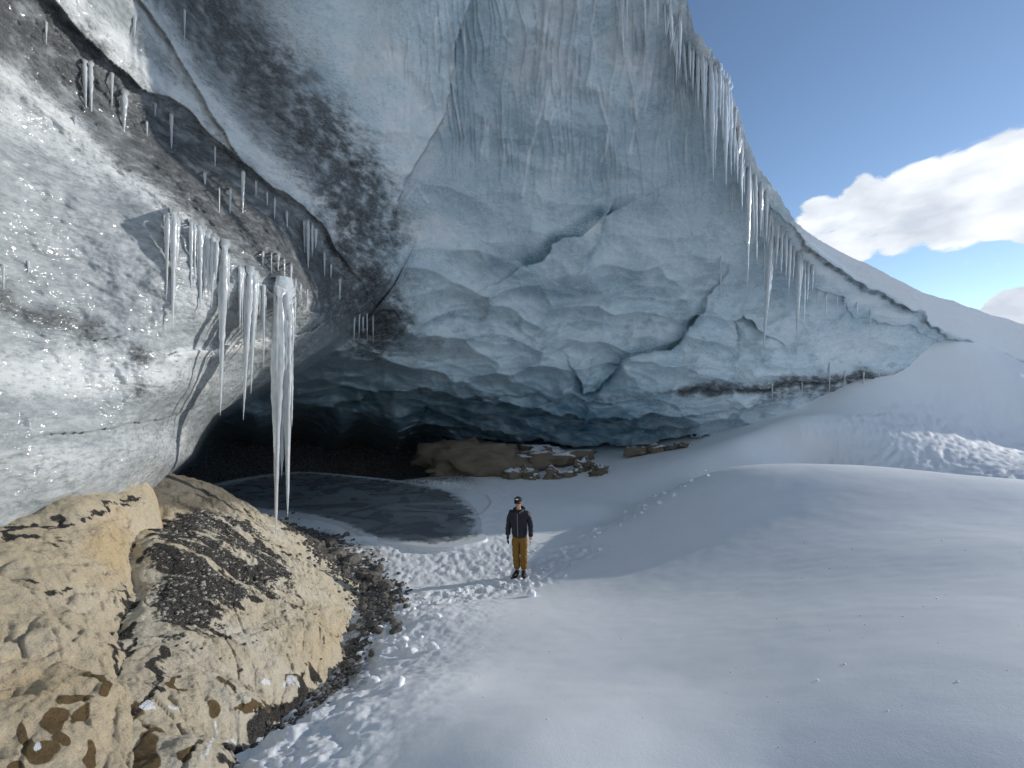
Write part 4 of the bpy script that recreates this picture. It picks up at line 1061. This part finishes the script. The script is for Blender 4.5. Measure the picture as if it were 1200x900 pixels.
    # clothing
    T = {'hem': ((0, .0, .82), .205, .155), 'w': ((0, 0, 1.02), .172, .128), 'c': ((0, 0, 1.25), .19, .135), 'n': ((0, .012, 1.43), .135, .115), 'nk': ((0, .012, 1.52), .09, .09)}
    cj = [['hem', 'w', 'c', 'n', 'nk']]
    for sd, n in ((-1, 'l'), (1, 'r')):
        T['s' + n] = ((sd * .19, .01, 1.40), .09, .092); T['u' + n] = ((sd * .232, .025, 1.27), .075, .08); T['e' + n] = ((sd * .252, .035, 1.13), .065, .068); T['f' + n] = ((sd * .262, .0, 1.0), .058, .06); T['w' + n] = ((sd * .264, -.03, .885), .05, .052)
        cj.append(['c', 's' + n, 'u' + n, 'e' + n, 'f' + n, 'w' + n])
    V, Fc = skin_mesh(cj, T, 3)
    V = V + (.011 * perlin(V, (9, 9, 14), 700) + .006 * perlin(V, 24, 701))[:, None] * np.sign(V * np.array((1, 1, 0)) + 1e-6)
    jacket = part('jacket', [(V, Fc)], jk)
    part('zip', [slab((-.005, -.158, 1.18), (.012, .01, .50), .3)], mt, jacket)
    # hood lying round the neck, grey lining showing on one side
    hv = []
    for k in range(15):
        t = -math.pi * .12 + (math.pi * 1.24) * k / 14
        hv.append(Vector((.112 * math.cos(t), .02 + .10 * math.sin(t), 1.475 + .035 * math.sin(max(0, t)) )))
    part('hood', [skin_mesh([[str(i) for i in range(15)]], {str(i): (p, .034 + .018 * math.sin(math.pi * i / 14), .03) for i, p in enumerate(hv)}, 2)], jk, jacket)
    part('collar', [skin_mesh([['a', 'b', 'c']], {'a': ((.02, -.098, 1.425), .022), 'b': ((.075, -.085, 1.465), .03, .024), 'c': ((.108, -.02, 1.495), .03)}, 2)], jg, jacket)
    L_ = {'t': ((0, .0, 1.08), .13, .095), 'b': ((0, .0, .93), .155, .115)}; cl = [['t', 'b']]
    for sd, n in ((-1, 'l'), (1, 'r')):
        L_['h' + n] = ((sd * .088, 0, .83), .108, .112); L_['m' + n] = ((sd * .086, -.005, .66), .094, .10); L_['k' + n] = ((sd * .084, -.02, .48), .082, .088); L_['s' + n] = ((sd * .082, .0, .28), .078, .085); L_['a' + n] = ((sd * .08, .015, .12), .078, .086)
        cl.append(['b', 'h' + n, 'm' + n, 'k' + n, 's' + n, 'a' + n])
    V, Fc = skin_mesh(cl, L_, 3)
    V = V + (.012 * perlin(V, (8, 8, 16), 710) + .006 * perlin(V, 26, 711))[:, None] * np.sign(V * np.array((1, 1, 0)) + 1e-6)
    part('trousers', [(V, Fc)], tr)
    for sd in (-1, 1):
        tx = sd * .10 - (.03 if sd < 0 else 0)
        bo = part('boot', [skin_mesh([['a', 'b', 'c', 'd']], {'a': ((sd * .08, .02, .14), .058, .062), 'b': ((sd * .08, .025, .07), .055, .058), 'c': ((sd * .088 - (.012 if sd < 0 else 0), -.08, .055), .052, .048), 'd': ((tx, -.18, .042), .044, .036)}, 2)], bt)
        part('sole', [slab(((sd * .08 + tx) / 2, -.075, .012), (.098, .30, .024), .3, Matrix.Rotation(R(-8 if sd < 0 else 6), 3, 'Z'))], bt, bo)
    part('glove', hand(-1, .004) + [skin_mesh([['a', 'b', 'c']], {'a': ((-.264, -.028, .90), .040, .044), 'b': ((-.264, -.04, .85), .030, .046), 'c': ((-.264, -.046, .80), .024, .044)}, 2)], gl)
    part('hair', [ball((hx, .028, 1.655), (.081, .078, .072))], hr)
    cap = part('cap', [ball((hx, .004, 1.715), (.088, .102, .068), 24, 14)], cp)
    n = 16
    V = []; Fq = []
    for k in range(n + 1):
        t = math.pi + math.pi * k / n; c_, s_ = math.cos(t), math.sin(t)
        for rr, dz in ((.088, 0), (.088 + .075 * abs(s_) ** .7, -.018 * abs(s_))):
            for th in (0, -.007): V.append((hx + .088 * c_, .0 + (rr * s_ * 1.12), 1.698 + dz + th))
    for k in range(n):
        a = 4 * k; b = a + 4
        Fq += [(a, b, b + 2, a + 2), (a + 1, a + 3, b + 3, b + 1), (a + 2, b + 2, b + 3, a + 3)]
    part('brim', [(V, Fq)], cp, cap)
    part('cap_patch', [slab((hx - .004, -.092, 1.742), (.055, .012, .026), .3, Matrix.Rotation(R(-20), 3, 'X'))], wh, cap)
    sg = part('sunglasses', [ball((hx - .033, -.086, 1.652), (.030, .014, .021)), ball((hx + .033, -.086, 1.652), (.030, .014, .021)), slab((hx, -.094, 1.656), (.03, .008, .007), .3)], lens)
    for sd in (-1, 1): part('temple_arm', [slab((hx + sd * .074, -.04, 1.655), (.006, .09, .009), .3)], lens, sg)
    part('mouth', [ball((hx, -.086, 1.592), (.022, .008, .006))], lip)
build_person()
